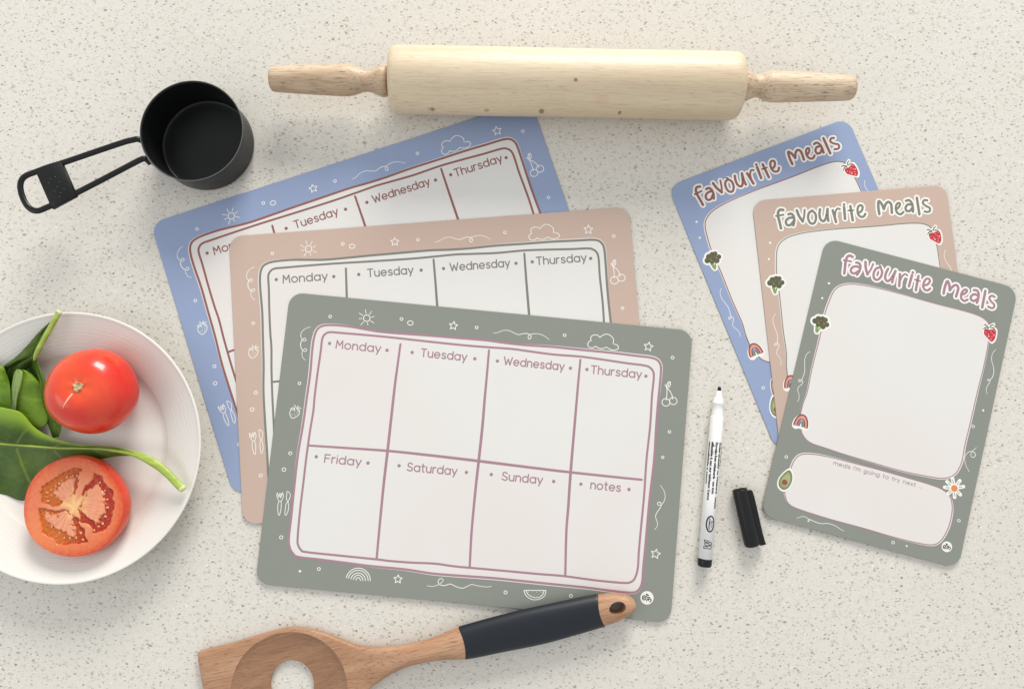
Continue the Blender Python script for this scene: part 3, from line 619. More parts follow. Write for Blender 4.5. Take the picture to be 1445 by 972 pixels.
top += [(93, 20.5), (94.2, 21), (94.8, 20.8), (95, 20.2), (94.6, 19.4), (93, 18.3), (80, 13), (68, 7), (60, 2.6), (56, 2.0), (54, 0.2), (51, 0.2), (50, 2), (.01, 2.2)]
lathe('dish', [(r*k_, z_) for r, z_ in top], MAT['porcelain'], plate, 160)

# ---- tomatoes
def sdpoly(X, Y, poly):
    p = np.array(poly, float); d = np.full(X.shape, 1e9); ins = np.zeros(X.shape, bool); n = len(p)
    for i in range(n):
        a, b = p[i], p[(i+1) % n]; e = b-a; wx, wy = X-a[0], Y-a[1]
        h = np.clip((wx*e[0]+wy*e[1])/(e@e), 0, 1); d = np.minimum(d, np.hypot(wx-e[0]*h, wy-e[1]*h))
        c = ((a[1] > Y) != (b[1] > Y)) & (X < (b[0]-a[0])*(Y-a[1])/(b[1]-a[1]+1e-12)+a[0]); ins ^= c
    return np.where(ins, -d, d)
def sm(x, a, b): t_ = np.clip((x-a)/(b-a), 0, 1); return t_*t_*(3-2*t_)
def wob(X, Y, f, seed=0):
    r = np.random.default_rng(seed); s = 0
    for k in range(7):
        a, ph, ff = r.uniform(0, 6.28), r.uniform(0, 6.28), f*r.uniform(.6, 1.8); s = s+np.sin((X*math.cos(a)+Y*math.sin(a))*ff+ph)
    return s/3.5
def vcol(o, C):
    ca = o.data.color_attributes.new('Col', 'FLOAT_COLOR', 'POINT'); ca.data.foreach_set('color', np.concatenate([C, np.ones((len(C), 1))], 1).astype('f').ravel())
def lin(r, g, b): return np.array(srgb(r, g, b)[:3])

t = NT('tomato_skin', .26, Coat_Weight=.3, Coat_Roughness=.07, Subsurface_Weight=.1, Specular_IOR_Level=.35, Subsurface_Scale=.004)
t.b.inputs['Subsurface Radius'].default_value = (1, .3, .12)
at = t.n('ShaderNodeAttribute'); at.attribute_name = 'Col'; nz = t.noise(t.coord(), 55, 3)
sp = t.noise(t.coord(), 900, 2)
c = t.mix(t.rng(nz.outputs[0], .4, .68, 0, .55), at.outputs['Color'], srgb(218, 84, 44)); c = t.mix(t.rng(sp.outputs[0], .62, .75, 0, .15), c, srgb(240, 130, 80))
t.base(c); t.bump(t.noise(t.coord(), 160, 2).outputs[0], .05, .0004); MAT['skin'] = t.m
t = NT('tomato_flesh', .24, Subsurface_Weight=.06, Subsurface_Scale=.003, Coat_Weight=.25, Coat_Roughness=.08, Specular_IOR_Level=.3)
t.b.inputs['Subsurface Radius'].default_value = (1, .35, .15)
at = t.n('ShaderNodeAttribute'); at.attribute_name = 'Col'
c = t.mix(t.rng(t.noise(t.coord(), 420, 3).outputs[0], .35, .7, 0, .22), at.outputs['Color'], srgb(232, 150, 96)); t.base(c)
t.bump(t.noise(t.coord(), 700, 3).outputs[0], .3, .0005); MAT['flesh'] = t.m

ZP = 4.4
tc = P(130, 552, ZP+25); Rt = np.linalg.norm(P(130+64, 552, ZP+25)-P(130-64, 552, ZP+25))/2*.945
tom = thing('tomato', 'whole ripe red tomato with pale stem scar on the plate', 'tomato', (tc[0], tc[1], ZP), 0, 'tomatoes on the plate')
nu, nv = 96, 72; V = []; F = []; Cc = []
ax = np.array([.09, .13, 1.]); ax /= np.linalg.norm(ax)
qq = Vector((0, 0, 1)).rotation_difference(Vector(ax))
for j in range(nv+1):
    th = math.pi*j/nv
    for i_ in range(nu):
        ph = 2*math.pi*i_/nu
        lob = 1+.007*math.cos(5*ph+.6)*math.sin(th)**2+.010*math.cos(3*ph+2)*math.sin(th)
        r = Rt*lob; dent = 5.5*math.exp(-(th/.3)**2)+2.2*math.exp(-((math.pi-th)/.3)**2)
        rib = (1+.12*math.cos(5*ph+.6))
        z_ = .84*r*math.cos(th); z_ -= dent*.55*rib if th < 1.5 else -dent*.55
        q = qq @ Vector((r*math.sin(th)**.92*math.cos(ph), r*math.sin(th)**.92*math.sin(ph), z_)); V.append((q.x, q.y, q.z+Rt*.84-.6))
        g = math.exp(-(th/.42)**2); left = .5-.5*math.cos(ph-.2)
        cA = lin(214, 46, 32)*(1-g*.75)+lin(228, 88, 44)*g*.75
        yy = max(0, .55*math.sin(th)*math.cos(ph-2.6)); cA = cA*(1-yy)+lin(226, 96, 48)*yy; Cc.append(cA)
for j in range(nv):
    for i_ in range(nu): F.append([j*nu+i_, (j+1)*nu+i_, (j+1)*nu+(i_+1) % nu, j*nu+(i_+1) % nu])
o = obj('skin', V, F, MAT['skin'], tom, True); vcol(o, np.array(Cc))
zt = max(v[2] for v in V); top_ = qq @ Vector((0, 0, .84*Rt-3.1)); zc = top_.z+Rt*.84-.6
MAT['scar'] = wood('stem_scar', (222, 206, 160), (170, 140, 96), (120, 92, 60), .8, (300, 300, 300), .8, (), .8)
V = []; F = []; n_ = 20
for r_, h_ in ((.01, .5), (.9, -.1), (1.6, .4), (2.3, .7), (2.9, .3), (3.3, -.8)):
    for k in range(n_):
        a = 2*math.pi*k/n_; w_ = 1+.14*math.sin(3*a+1)+.08*math.sin(7*a); q = qq @ Vector((r_*w_*math.cos(a), r_*w_*math.sin(a), h_+.25*math.sin(5*a)*(r_ > 1)))
        V.append((q.x+top_.x, q.y+top_.y, q.z+zc+1.0))
for j in range(5):
    for k in range(n_): F.append([j*n_+k, (j+1)*n_+k, (j+1)*n_+(k+1) % n_, j*n_+(k+1) % n_])
o = obj('stem_scar', V, F, MAT['scar'], tom, True)
# thin pale streak laid on the skin, running from the scar
cs = []
for k in range(9):
    f = k/8; th = .17+.42*f; ph = math.atan2(-1, -.62); lob = 1+.007*math.cos(5*ph+.6)*math.sin(th)**2+.010*math.cos(3*ph+2)*math.sin(th)
    r = Rt*lob; z_ = .84*r*math.cos(th)-(5.5*math.exp(-(th/.3)**2))*.55*(1+.12*math.cos(5*ph+.6))
    q = qq @ Vector((r*math.sin(th)**.92*math.cos(ph), r*math.sin(th)**.92*math.sin(ph), z_)); cs.append((q.x, q.y, q.z+Rt*.84-.6+.02))
tube('pale_streak', cs, [.25+.45*math.sin(math.pi*min(1, .25+k/9)) for k in range(9)], plain('pale_pink', (240, 170, 140), .3), tom, 8, [.16]*9)

# half tomato
ZH = 25; hc = P(0+418/4.05, 600+466/4.05, ZH); RH = np.linalg.norm(P(418/4.05+70.5, 715, ZH)-P(418/4.05-70.5, 715, ZH))/2*.985
half = thing('tomato_half', 'halved tomato with its cut face and seeds turned up', 'tomato', (hc[0], hc[1], ZP), 0, 'tomatoes on the plate')
def hr_(ph): return RH*(1+.012*math.cos(2*ph+.8)+.01*math.cos(3*ph+1.)+.006*math.cos(5*ph))
V = []; F = []; Cc = []; nu = 120
HH = ZH-ZP
pr_ = [(1.0, HH), (1.012, HH-.5), (1.028, HH-2.5), (1.04, HH-6), (1.02, HH-10), (.94, HH-14.5), (.8, HH-18), (.6, HH-20), (.3, HH-20.5), (.02, HH-20.3)]
for r_, z_ in pr_:
    for i_ in range(nu):
        ph = 2*math.pi*i_/nu; r = hr_(ph)*r_; V.append((r*math.cos(ph), r*math.sin(ph), max(0.05, z_)))
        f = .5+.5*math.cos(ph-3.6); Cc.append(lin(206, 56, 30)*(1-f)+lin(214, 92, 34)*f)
for j in range(len(pr_)-1):
    for i_ in range(nu): F.append([j*nu+i_, (j+1)*nu+i_, (j+1)*nu+(i_+1) % nu, j*nu+(i_+1) % nu])
o = obj('skin', V, F, MAT['skin'], half, True); vcol(o, np.array(Cc))
NR, NA = 150, 260
rr = np.linspace(0, 1, NR)[:, None]; aa = np.linspace(0, 2*math.pi, NA, endpoint=False)[None, :]
Rf = np.array([hr_(a) for a in aa[0]])[None, :]
X = rr*Rf*np.cos(aa); Y = rr*Rf*np.sin(aa)
ZX = 418+X*4.05*2.03; ZY = 466-Y*4.05*2.03          # tracing coordinates
wx = ZX+9*wob(ZX, ZY, .05, 1)+4*wob(ZX, ZY, .13, 4); wy = ZY+9*wob(ZX, ZY, .05, 2)+4*wob(ZX, ZY, .13, 5)
L1_ = [(452,246),(400,252),(350,270),(300,308),(255,348),(236,390),(238,436),(280,456),(350,452),(405,405),(436,350)]
L2_ = [(222,488),(340,486),(400,486),(425,540),(480,600),(505,662),(420,672),(350,674),(300,645),(258,602),(236,545)]
L3_ = [(525,283),(570,298),(603,333),(630,390),(640,440),(640,485),(628,560),(585,607),(540,604),(500,556),(448,545),(445,470),(484,400),(505,340)]
P1_ = [(436,300),(385,300),(335,338),(292,385),(296,415),(350,432),(412,452),(420,400),(432,340)]
P2_ = [(252,500),(330,500),(405,482),(424,540),(446,596),(440,628),(385,622),(335,602),(282,562)]
P3_ = [(520,336),(560,345),(592,392),(604,450),(594,520),(562,562),(522,545),(450,482),(476,405)]
base_c = lin(216, 106, 62); edge_c = lin(206, 70, 34); pink_c = lin(226, 152, 116); gel_c = lin(158, 34, 14); deep_c = lin(150, 28, 14); yel = lin(244, 204, 136); amber = lin(206, 96, 26)
C = np.zeros(X.shape+(3,)); rn = rr*np.ones_like(aa)
C[:] = base_c; e = sm(rn, .86, 1.0)[..., None]; C = C*(1-e)+edge_c*e
e = sm(np.hypot(ZX-425, ZY-460), 250, 90)[..., None]; C = C*(1-e*.8)+pink_c*e*.8
left = sm(ZX, 420, 200)[..., None]*sm(ZY, 420, 640)[..., None]; C = C*(1-left*.5)+lin(236, 140, 70)*left*.5
Z = np.zeros(X.shape)+.25*(1-rn**2)
for L_, P_ in ((L1_, P1_), (L2_, P2_), (L3_, P3_)):
    d = sdpoly(wx, wy, L_); m = sm(d, 5, -8); am = np.clip(sm(d, -2, -26)*(.35+.65*sm(ZX, 470, 300)), 0, 1)
    dp = sdpoly(wx+9*wob(ZX, ZY, .14, 9), wy+9*wob(ZX, ZY, .14, 8), P_)+5*wob(ZX, ZY, .33, 21); mp = sm(dp, 12, -14)
    cc = gel_c*(1-am[..., None]*.55)+amber*am[..., None]*.55
    C = C*(1-m[..., None])+cc*m[..., None]; Z = Z*(1-m)-2.0*m
    ang = np.arctan2(ZY-460, ZX-425); streak = np.clip(.5+.28*np.sin(ang*33+5*wob(ZX, ZY, .025, 3))+.3*wob(ZX, ZY, .09, 31), 0, 1)
    pc_ = pink_c*(1-.25*streak[..., None])+lin(214, 104, 66)*.25*streak[..., None]
    C = C*(1-mp[..., None])+pc_*mp[..., None]; Z = Z*(1-mp)+(-.25+.25*streak)*mp
def slit(a, b, w_, dpt=2.2):
    global C, Z
    a = np.array(a, float); b = np.array(b, float); e_ = b-a; h = np.clip(((wx-a[0])*e_[0]+(wy-a[1])*e_[1])/max(e_@e_, 1), 0, 1)
    d = np.hypot(wx-a[0]-e_[0]*h, wy-a[1]-e_[1]*h)-w_*(1-.5*h); m = sm(d, 3, -5); C = C*(1-m[..., None])+lin(190, 62, 40)*m[..., None]; Z = Z-dpt*m
slit((436,322), (414,392), 11); slit((512,318), (470,402), 11); slit((290,440), (340,440), 19); slit((236,488), (340,490), 9); slit((428,545), (465,600), 16); slit((498,530), (535,556), 11)
hh = np.hypot((ZX-425)*.9, ZY-460); ag = np.arctan2(ZY-460, ZX-425)
e = (sm(hh+16*np.sin(ag*5+1)+9*np.sin(ag*9)+8*wob(ZX, ZY, .06, 6), 95, 0)*.85)[..., None]; C = C*(1-e)+yel*e
V = np.stack([X, Y, Z+HH], -1).reshape(-1, 3); F = []
for j in range(NR-1):
    for i_ in range(NA): F.append([j*NA+i_, (j+1)*NA+i_, (j+1)*NA+(i_+1) % NA, j*NA+(i_+1) % NA])
o = obj('cut_flesh', V, F, MAT['flesh'], half, True); vcol(o, C.reshape(-1, 3))
t = NT('tomato_gel', .12, Coat_Weight=.35, Specular_IOR_Level=.35, Alpha=.78); t.b.inputs['Coat Roughness'].default_value = .03
at = t.n('ShaderNodeAttribute'); at.attribute_name = 'Col'; t.base(at.outputs['Color']); t.bump(t.noise(t.coord(), 330, 3, .6, .5).outputs[0], .9, .0016); MAT['gel'] = t.m
n1g, n2g = 60, 150; V = []; F = []; Cg = []
for j in range(n1g):
    for k in range(n2g):
        r_ = RH*.84*j/(n1g-1); a = 2*math.pi*k/n2g; x, y = r_*math.cos(a), r_*math.sin(a)
        V.append((x, y, HH-.95+.22*math.sin(x*1.3+y*.7)+.18*math.sin(y*1.9-x*.8)))
        f = max(0, min(1, .5-x/18)); Cg.append(lin(186, 44, 10)*(1-f)+lin(222, 112, 20)*f)
for j in range(n1g-1):
    for k in range(n2g): F.append([j*n2g+k, (j+1)*n2g+k, (j+1)*n2g+(k+1) % n2g, j*n2g+(k+1) % n2g])
o = obj('gel', V, F, MAT['gel'], half, True); vcol(o, np.array(Cg))
t = NT('tomato_seed', .15, Coat_Weight=1.0, Subsurface_Weight=.2, Subsurface_Scale=.001); t.base(srgb(216, 156, 92)); MAT['seed'] = t.m
seeds = [(265,385),(262,408),(285,368),(312,350),(345,318),(372,300),(405,292),(290,400),(270,432),(300,575),(292,540),(345,612),(372,640),(405,640),(440,640),(465,612),(545,545),(565,575),(540,598),(585,560),(600,520),(610,470),(606,425),(590,375),(560,330),(430,290),(330,335),(262,510),(480,650)]
sv = []; sf = []
for k in range(7):
    for q in range(10):
        th = math.pi*k/6; ph = 2*math.pi*q/10; sv.append((1.55*math.sin(th)*math.cos(ph)*(1-.25*math.cos(ph)), 1.0*math.sin(th)*math.sin(ph), .55*math.cos(th)))
for k in range(6):
    for q in range(10): sf.append([k*10+q, (k+1)*10+q, (k+1)*10+(q+1) % 10, k*10+(q+1) % 10])
s0 = None
for (x, y) in seeds:
    if s0 is None: s = s0 = obj('seed', sv, sf, MAT['seed'], half, True)
    else: s = s0.copy(); col.objects.link(s); s.parent = half
    lx, ly = (x-418)/8.22, -(y-466)/8.22
    s.location = (lx*MM, ly*MM, (HH-.75)*MM); s.rotation_euler = (random.uniform(-.4, .4), random.uniform(-.4, .4), math.atan2(ly, lx)+random.uniform(-.5, .5)); sc_ = random.uniform(.6, 1.05); s.scale = (sc_*.85, sc_*.85, sc_)

# ---- spinach
def leaf_mat(name, a, b, vein):
    t = NT(name, .38, Subsurface_Weight=.0); t.b.inputs['Specular IOR Level'].default_value = .45
    at = t.n('ShaderNodeAttribute'); at.attribute_name = 'Col'; v = t.coord()
    sp = t.n('ShaderNodeSeparateColor'); t.l(at.outputs['Color'], sp.inputs[0])
    n1 = t.noise(v, 45, 3); c = t.mix(t.rng(n1.outputs[0], .3, .7), srgb(*a), srgb(*b))
    c = t.mix(t.rng(t.noise(v, 300, 3).outputs[0], .4, .8, 0, .25), c, srgb(*[min(255, int(x*1.25)) for x in b]))
    c = t.mix(sp.outputs[1], c, srgb(158, 196, 56))
    c = t.mix(t.math('MULTIPLY', sp.outputs[0], .75), c, srgb(*vein)); t.base(c)
    tl = t.n('ShaderNodeBsdfTranslucent'); t.l(c, tl.inputs[0]); mx = t.n('ShaderNodeMixShader'); mx.inputs[0].default_value = .25
    out = t.nt.nodes['Material Output']; t.l(t.b.outputs[0], mx.inputs[1]); t.l(tl.outputs[0], mx.inputs[2]); t.l(mx.outputs[0], out.inputs[0])
    t.bump(t.noise(v, 260, 3).outputs[0], .35, .0006); return t.m
MAT['leaf'] = leaf_mat('spinach_leaf', (64, 92, 26), (90, 118, 34), (166, 180, 84))
MAT['leaf_bright'] = leaf_mat('spinach_leaf_bright', (98, 138, 30), (124, 160, 42), (172, 190, 96))
MAT['leaf_dark'] = leaf_mat('spinach_leaf_dark', (34, 62, 22), (50, 82, 26), (110, 140, 60))
MAT['stem'] = wood('spinach_stem', (148, 170, 58), (170, 192, 84), (116, 136, 44), .38, (20, 260, 260), .4, (), .15)
def leaf(root, rows, mat, stemp=None, ruffle=1.0, bright_up=0, name='blade', nv=26, seed=1, veins=5, fold=0., ths=.35):
    """rows: (mid, up, low, zmid, zup, zlow) along the leaf in photo pixels"""
    loc = np.array(root.location)/MM
    R = np.array([[*a, *b, *c, d, e, f] for a, b, c, d, e, f in rows], float); R = cr(R, 20); N = len(R); V = []; Cc = []; T0 = []
    for i_ in range(N):
        u = i_/(N-1)
        for k in range(-nv, nv+1):
            v = k/nv; av = abs(v)
            m_ = R[i_, 0:2]; e_ = R[i_, 2:4] if v > 0 else R[i_, 4:6]; zm = R[i_, 6]; ze = R[i_, 7] if v > 0 else R[i_, 8]
            q = m_*(1-av)+e_*av
            vein = abs(((u*veins - av*.55) % 1)-.5); vn = max(0, 1-vein/.05)*(av > .05)*(av < .85); mid = max(0, 1-av/.05)
            puck = .9*math.sin((u*veins-av*.55)*2*math.pi)*math.sin(math.pi*av)
            z_ = zm*(1-av)+ze*av + 3.0*math.sin(math.pi*av)*(.4+.3*math.sin(u*7+seed)) + ruffle*(av**2)*1.5*math.sin(u*17+seed*2+v*2)+.45*ruffle*puck-.5*vn*0
            p = P(q[0], q[1], z_)-loc; V.append(p); g = bright_up*sm(np.array(v), .35, .95) if bright_up else 0
            Cc.append((min(1, vn*.55+mid*.8), float(g), 0))
    W = 2*nv+1; F = [[i_*W+k, (i_+1)*W+k, (i_+1)*W+k+1, i_*W+k+1] for i_ in range(N-1) for k in range(W-1)]
    o = obj(name, V, F, mat, root, True); vcol(o, np.array(Cc)*1.0)
    md = o.modifiers.new('thickness', 'SOLIDIFY'); md.thickness = ths*MM; md.offset = -1
    return o
def leafthing(label, px, py, z=4.5):
    p = P(px, py, z); return thing('spinach_leaf', label, 'spinach leaf', (p[0], p[1], z), 0, 'spinach leaves on the plate')

# big leaf under the halved tomato
la = leafthing('long spinach leaf with curved pale stem, lying under the halved tomato', 60, 630)
leaf(la, [((-78,612),(-74,604),(-76,622),13,13,12),((-50,618),(-52,575),(-50,672),13,16,10),((-15,624),(-20,572),(-18,692),12,19,8),((10,627),(10,576.5),(8,698),11.5,21,7),((30,628.5),(31,583),(30,706),11.5,20,6.5),((50,630),(48,602),(60,702),11.5,16,6),((74,632),(66,614),(88,690),11.5,13,6),((96,632.5),(90,622.5),(110,668),12,13,6.5),((118,632.5),(112,627),(128,652),13,14,8),((140,632.5),(138,628.5),(146,647),14.5,15.5,11),((163,635),(163,630.5),(166,643.5),16,16.5,14.5),((184,639),(185,635.5),(184,643),18,18,17.5),((196,643.5),(197,642),(195,645),19,19,19)],
     MAT['leaf'], ruffle=.8, bright_up=1, seed=1, veins=5)
lp = np.array(la.location)/MM
tube('stem', cr([P(x, y, z_)-lp for x, y, z_ in ((-40,621,12.5),(0,626,12),(40,629,12),(80,632,12),(118,632.5,13.2),(145,633.5,15),(165,636,17),(188,640,19),(208,648,20.5),(224,657.5,21.5),(238,669.5,22.5),(250,682,23),(257,689,23.2))], 6),
     np.interp(np.linspace(0, 1, 73), [0, .3, .5, .6, .7, .85, 1], [.5, .8, 1.1, 2.2, 3.0, 2.7, 2.8]), MAT['stem'], la, 14, np.interp(np.linspace(0, 1, 73), [0, .5, .6, 1], [.5, .9, 1.8, 2.0]))
# leaf with upright stem at the plate's edge
lb = leafthing('folded spinach leaf whose cut stem reaches the top rim of the plate', 40, 500)
leaf(lb, [((69,456),(70,455.5),(70,458),21,21,21),((60,470),(55,469),(62,472),20,21,19),((52,486),(38,488),(56,488),19,20,17),((46,501),(22,504.5),(52,502),17,18,14),((34,507),(10,513),(46,512),15,17,11),((16,516),(0,521),(30,528),13,16,9),((-10,530),(-16,524),(-2,560),12,14,8)], MAT['leaf'], ruffle=.3, seed=3, veins=3)
leaf(lb, [((48.5,503),(46,505),(50,499),17,14,19),((53,519),(47,521),(56,516),17,12,20),((58,536),(51,536),(62,533),17,11,20),((62.5,553),(57,556),(67,550),17,11,20),((68,572),(61.5,577),(74,568),16,10,19),((75,590),(67,594),(82.5,588),14,9,17),((79,606),(71.5,608),(86.5,603),10,7,13),((78,617),(75,617.5),(82.5,616),7,6,8)], MAT['leaf'], ruffle=.25, bright_up=0, seed=5, veins=2, name='folded_blade')
leaf(lb, [((42,500),(50,503),(38,503),10,12,9),((40,520),(56,518),(20,520),9,12,8),((42,545),(62,540),(15,548),8,11,8),((52,575),(68,570),(30,580),7,9,7),((62,600),(72,594),(50,600),6,7,6)], MAT['leaf_dark'], ruffle=.4, seed=8, veins=3, name='under_blade')
lp = np.array(lb.location)/MM
leaf(lb, [((86,440),(85,439.5),(86.5,441),26,26,26),((84,442),(83,441),(86,443),26.5,26.5,26)], MAT['stem'], ruffle=0, veins=1, name='cut_stem_end') if False else None
tube('stem', cr([P(x, y, z_)-lp for x, y, z_ in ((82.5,441.5,26),(77,452,25.5),(68,468,24),(58.5,485,22),(51,500,20),(49,508,18.5))], 6), np.interp(np.linspace(0, 1, 31), [0, .1, .5, .8, 1], [2.2, 1.9, 2.0, 1.7, .8]), MAT['stem'], lb, 14, 1.4)
MAT['cut_end'] = plain('cut_stem_end', (206, 214, 160), .35, .15, 900)
tube('cut_end', [P(x, y, z_)-lp for x, y, z_ in ((82.2,442.0,26),(83.6,440.2,26.2),(84.6,438.9,26.3))], [2.25, 2.35, 2.0], MAT['cut_end'], lb, 14, [1.45, 1.5, 1.3])
lpa = np.array(la.location)/MM
tube('cut_end', [P(x, y, z_)-lpa for x, y, z_ in ((255.6,687.2,23.2),(257.6,690,23.2),(259.2,692,23.2))], [2.75, 2.85, 1.7], MAT['cut_end'], la, 14, [2.0, 2.0, 1.2])
# round leaf
lc = leafthing('rounded bright spinach leaf folded at its left edge, beside the whole tomato', 40, 560)
leaf(lc, [((21.5,590),(20.8,590),(24,590),15,14.5,15),((22.5,578),(19.5,575),(44,606),17,16,11),((25,562),(17.3,555),(66,597),19.5,17,11),((28,546),(17.5,540),(65,566),21,17.5,13),((30,532),(20,528),(58,544),21,18,16),((30,524),(23,521.6),(46,529),20,18.5,18),((30,521.5),(26,520.8),(36,522),19.5,19,19)], MAT['leaf_bright'], ruffle=.35, seed=2, veins=4)
leaf(lc, [((27,521.6),(25.5,521),(28.5,521.6),20.5,20,20.5),((25,528),(21,526),(32,527),22,20.5,22.6),((22.5,540),(17.6,542),(30,541),22.6,19.5,22.8),((21.5,554),(17.2,554),(26.5,555),21.5,18,21.8),((21,568),(18.6,568),(23.5,569),20,17.5,20),((21.2,580),(20.6,580),(22,581),18,17,18)], leaf_mat('spinach_underside', (132, 158, 88), (148, 172, 100), (176, 190, 120)), ruffle=.1, seed=9, veins=4, name='folded_edge')
# left leaf
ld = leafthing('spinach leaf cut off by the left frame edge, beside the rounded one', -5, 550)
leaf(ld, [((-30,505),(-34,508),(-26,506),19,18,19),((-18,515),(-34,522),(2,516),20,17,19),((-8,532),(-32,538),(9,528),20,15,18),((-4,550),(-32,556),(13.5,542),19,13,17),((-2,568),(-26,576),(15.5,560),17,12,16),((0,584),(-12,592),(16,582),14,11,14),((2,596),(-2,600),(12,598),12,11,12)], MAT['leaf_bright'], ruffle=.5, seed=6, veins=4)

# ---- marker pen
MAT['white_plastic'] = plain('white_plastic', (238, 238, 234), .3, .01, 40)
MAT['pen_black'] = plain('black_plastic', (18, 19, 20), .36, .1, 60, Specular_IOR_Level=.35)
MAT['felt'] = plain('felt_black', (22, 21, 22), .9, .2, 900)
MAT['print_black'] = plain('pen_print', (30, 30, 30), .45)
pt, pe = P(1015.3, 545.5, 5), P(993.9, 799, 5)
d = (pe-pt); Lp = np.linalg.norm(d[:2]); a_ = math.atan2(d[1], d[0])
pen = thing('marker_pen', 'uncapped white fine whiteboard marker with black end', 'marker', (pt[0], pt[1], 0), a_)
s_ = Lp/254.5; RP = 4.95
def pf(lst): return [(r, x*s_) for x, r in lst]
lathe('nib', pf([(0,.01),(.3,.8),(1.5,1.15),(4,1.3),(9,1.3)]), MAT['felt'], pen, 20, (1, 0, 0), (0, 0, 5.1))
lathe('nib_holder', pf([(6,1.2),(6.2,1.75),(12,2.1),(15.5,2.3),(15.9,3.1),(16.6,3.35),(22.5,3.5),(22.9,3.75),(24.6,3.8),(25,3.6),(36,4.0),(38,4.1),(43,4.2)]), MAT['white_plastic'], pen, 48, (1, 0, 0), (0, 0, 5.1))
lathe('barrel', pf([(42,4.0),(42.3,4.55),(43.2,4.7),(90,4.85),(150,RP),(243,RP),(243.3,.01)]), MAT['white_plastic'], pen, 64, (1, 0, 0), (0, 0, 5.1))
lathe('end_plug', pf([(243.2,.01),(243.2,RP+.02),(244,RP+.08),(251,RP+.03),(253.3,RP-.25),(254.3,RP-.9),(254.5,RP-1.6),(254.5,.01)]), MAT['pen_black'], pen, 64, (1, 0, 0), (0, 0, 5.1))
def fontmesh(text, size):
    cu = bpy.data.curves.new('t', 'FONT'); cu.body = text; cu.size = size; cu.resolution_u = 2; cu.offset = size*.045
    o_ = bpy.data.objects.new('t', cu); col.objects.link(o_); bpy.context.view_layer.update()
    me = o_.evaluated_get(bpy.context.evaluated_depsgraph_get()).to_mesh()
    V_ = [tuple(v.co) for v in me.vertices]; F_2 = [list(p.vertices) for p in me.polygons]; bpy.data.objects.remove(o_); bpy.data.curves.remove(cu); return V_, F_2
def wrap(V2, x0, y0, flip=1):
    """text plane (mm) -> pen surface; x along the pen, y round it"""
    out = []
    for x, y, _ in V2:
        an = (y0+y)/RP; rr_ = RP+.07; out.append((x0*s_+x, rr_*math.sin(an), 5.1+rr_*math.cos(an)))
    return out
def ptext(text, x0, y0, size, length=None, name='print_line', st=None):
    V2, F2 = fontmesh(text, size); mx_ = max(v[0] for v in V2); k = (length*s_/mx_) if length else 1
    V2 = [(v[0]*k, v[1], 0) for v in V2]; return obj(name, wrap(V2, x0, y0), F2, MAT['print_black'], pen)
ptext('Lumocolor', 80, 4.9, 2.6, 37); ptext('trocken abwischbar von Whiteboards · compact', 79, 2.3, 2.5, 93)
ptext('Dry-wipe from whiteboards · non toxic', 79, -.6, 2.5, 73); ptext('effaçable à sec sur tableaux blancs', 79, -3.5, 2.5, 82)
ptext('cancellabile a secco', 79, -5.9, 2.0, 60)
def pstroke(pts, wd, name, closed=False):
    i = Ink(0); p2 = cr(pts, 6, closed) if len(pts) > 2 and not name.startswith('letter') else pts
    if name.startswith('letter'):
        for k in range(len(pts)): i.stroke(np.linspace(pts[k], pts[(k+1) % len(pts)], 10), wd)
    else: i.stroke(p2, wd, closed)
    return obj(name, [(a, b, c+0) for a, b, c in wrap([(v[0], v[1], 0) for v in i.V], 0, 0)], i.F, MAT['print_black'], pen)
ox = 193.5*s_
pstroke([(ox+5.4*math.cos(t_), .35+2.75*math.sin(t_)) for t_ in np.linspace(0, 2*math.pi, 20, endpoint=False)], 1.0, 'oval_emblem', True)
ptext('COMPACT', 185.5, -.9, 1.7, 16, 'emblem_lettering'); ptext('EN 71', 189, .95, 1.3, 9, 'emblem_lettering')
mo = 222*s_
pstroke([(mo-2.7, -2.9), (mo-2.7, -1.6), (mo-1.2, 2.6), (mo+.2, 2.8), (mo+.1, -.2), (mo+1.3, 2.6), (mo+2.9, 2.4), (mo+2.9, -2.9), (mo+1.6, -2.9), (mo+1.5, .3), (mo+.3, -2.4), (mo-.8, -2.4), (mo-1.0, .6), (mo-1.7, -2.9)], .5, 'letter_mark')

# ---- marker cap
ca, cb = P(1043.5, 690, 5.2), P(1062, 770.5, 5.2); d = cb-ca; Lc = np.linalg.norm(d[:2]); a_ = math.atan2(d[1], d[0])
cap = thing('marker_cap', 'black marker cap with clip lying beside the uncapped pen', 'marker cap', (ca[0], ca[1], 0), a_)
RCp = 5.3
o = lathe('cap_shell', [(4.3, 8), (4.4, .5), (4.6, .05), (5.1, 0), (RCp, .5), (RCp+.05, 3), (RCp+.15, Lc*.5), (RCp+.2, Lc-2.2), (RCp-.1, Lc-.8), (RCp-1.1, Lc-.1), (3, Lc), (.01, Lc)], MAT['pen_black'], cap, 64, (1, 0, 0), (0, 0, 5.45))
o = lathe('cap_inner', [(.01, 2.5), (4.35, 2.5)], MAT['pen_black'], cap, 32, (1, 0, 0), (0, 0, 5.45))
V = []; F = []
st_ = [(2.0, 4.9, 7.9, 7.2, 3.6), (3.2, 4.6, 8.6, 7.4, 3.2), (8, 4.8, 8.9, 7.2, 3.4), (20, 4.9, 9.0, 7.0, 3.4), (Lc-8, 4.9, 9.0, 6.8, 3.4), (Lc-1.5, 4.9, 9.3, 6.8, 3.2), (Lc+.3, 5.2, 9.7, 6.4, 3.4), (Lc+.6, 5.6, 9.4, 6.0, 3.8)]
for x, y0, y1, zt_, zb in st_:
    for (yy, zz) in ((y0, zb), (y1-.4, zb), (y1, zb+.5), (y1, zt_-.6), (y1-.5, zt_), (y0, zt_)): V.append((x, yy, zz))
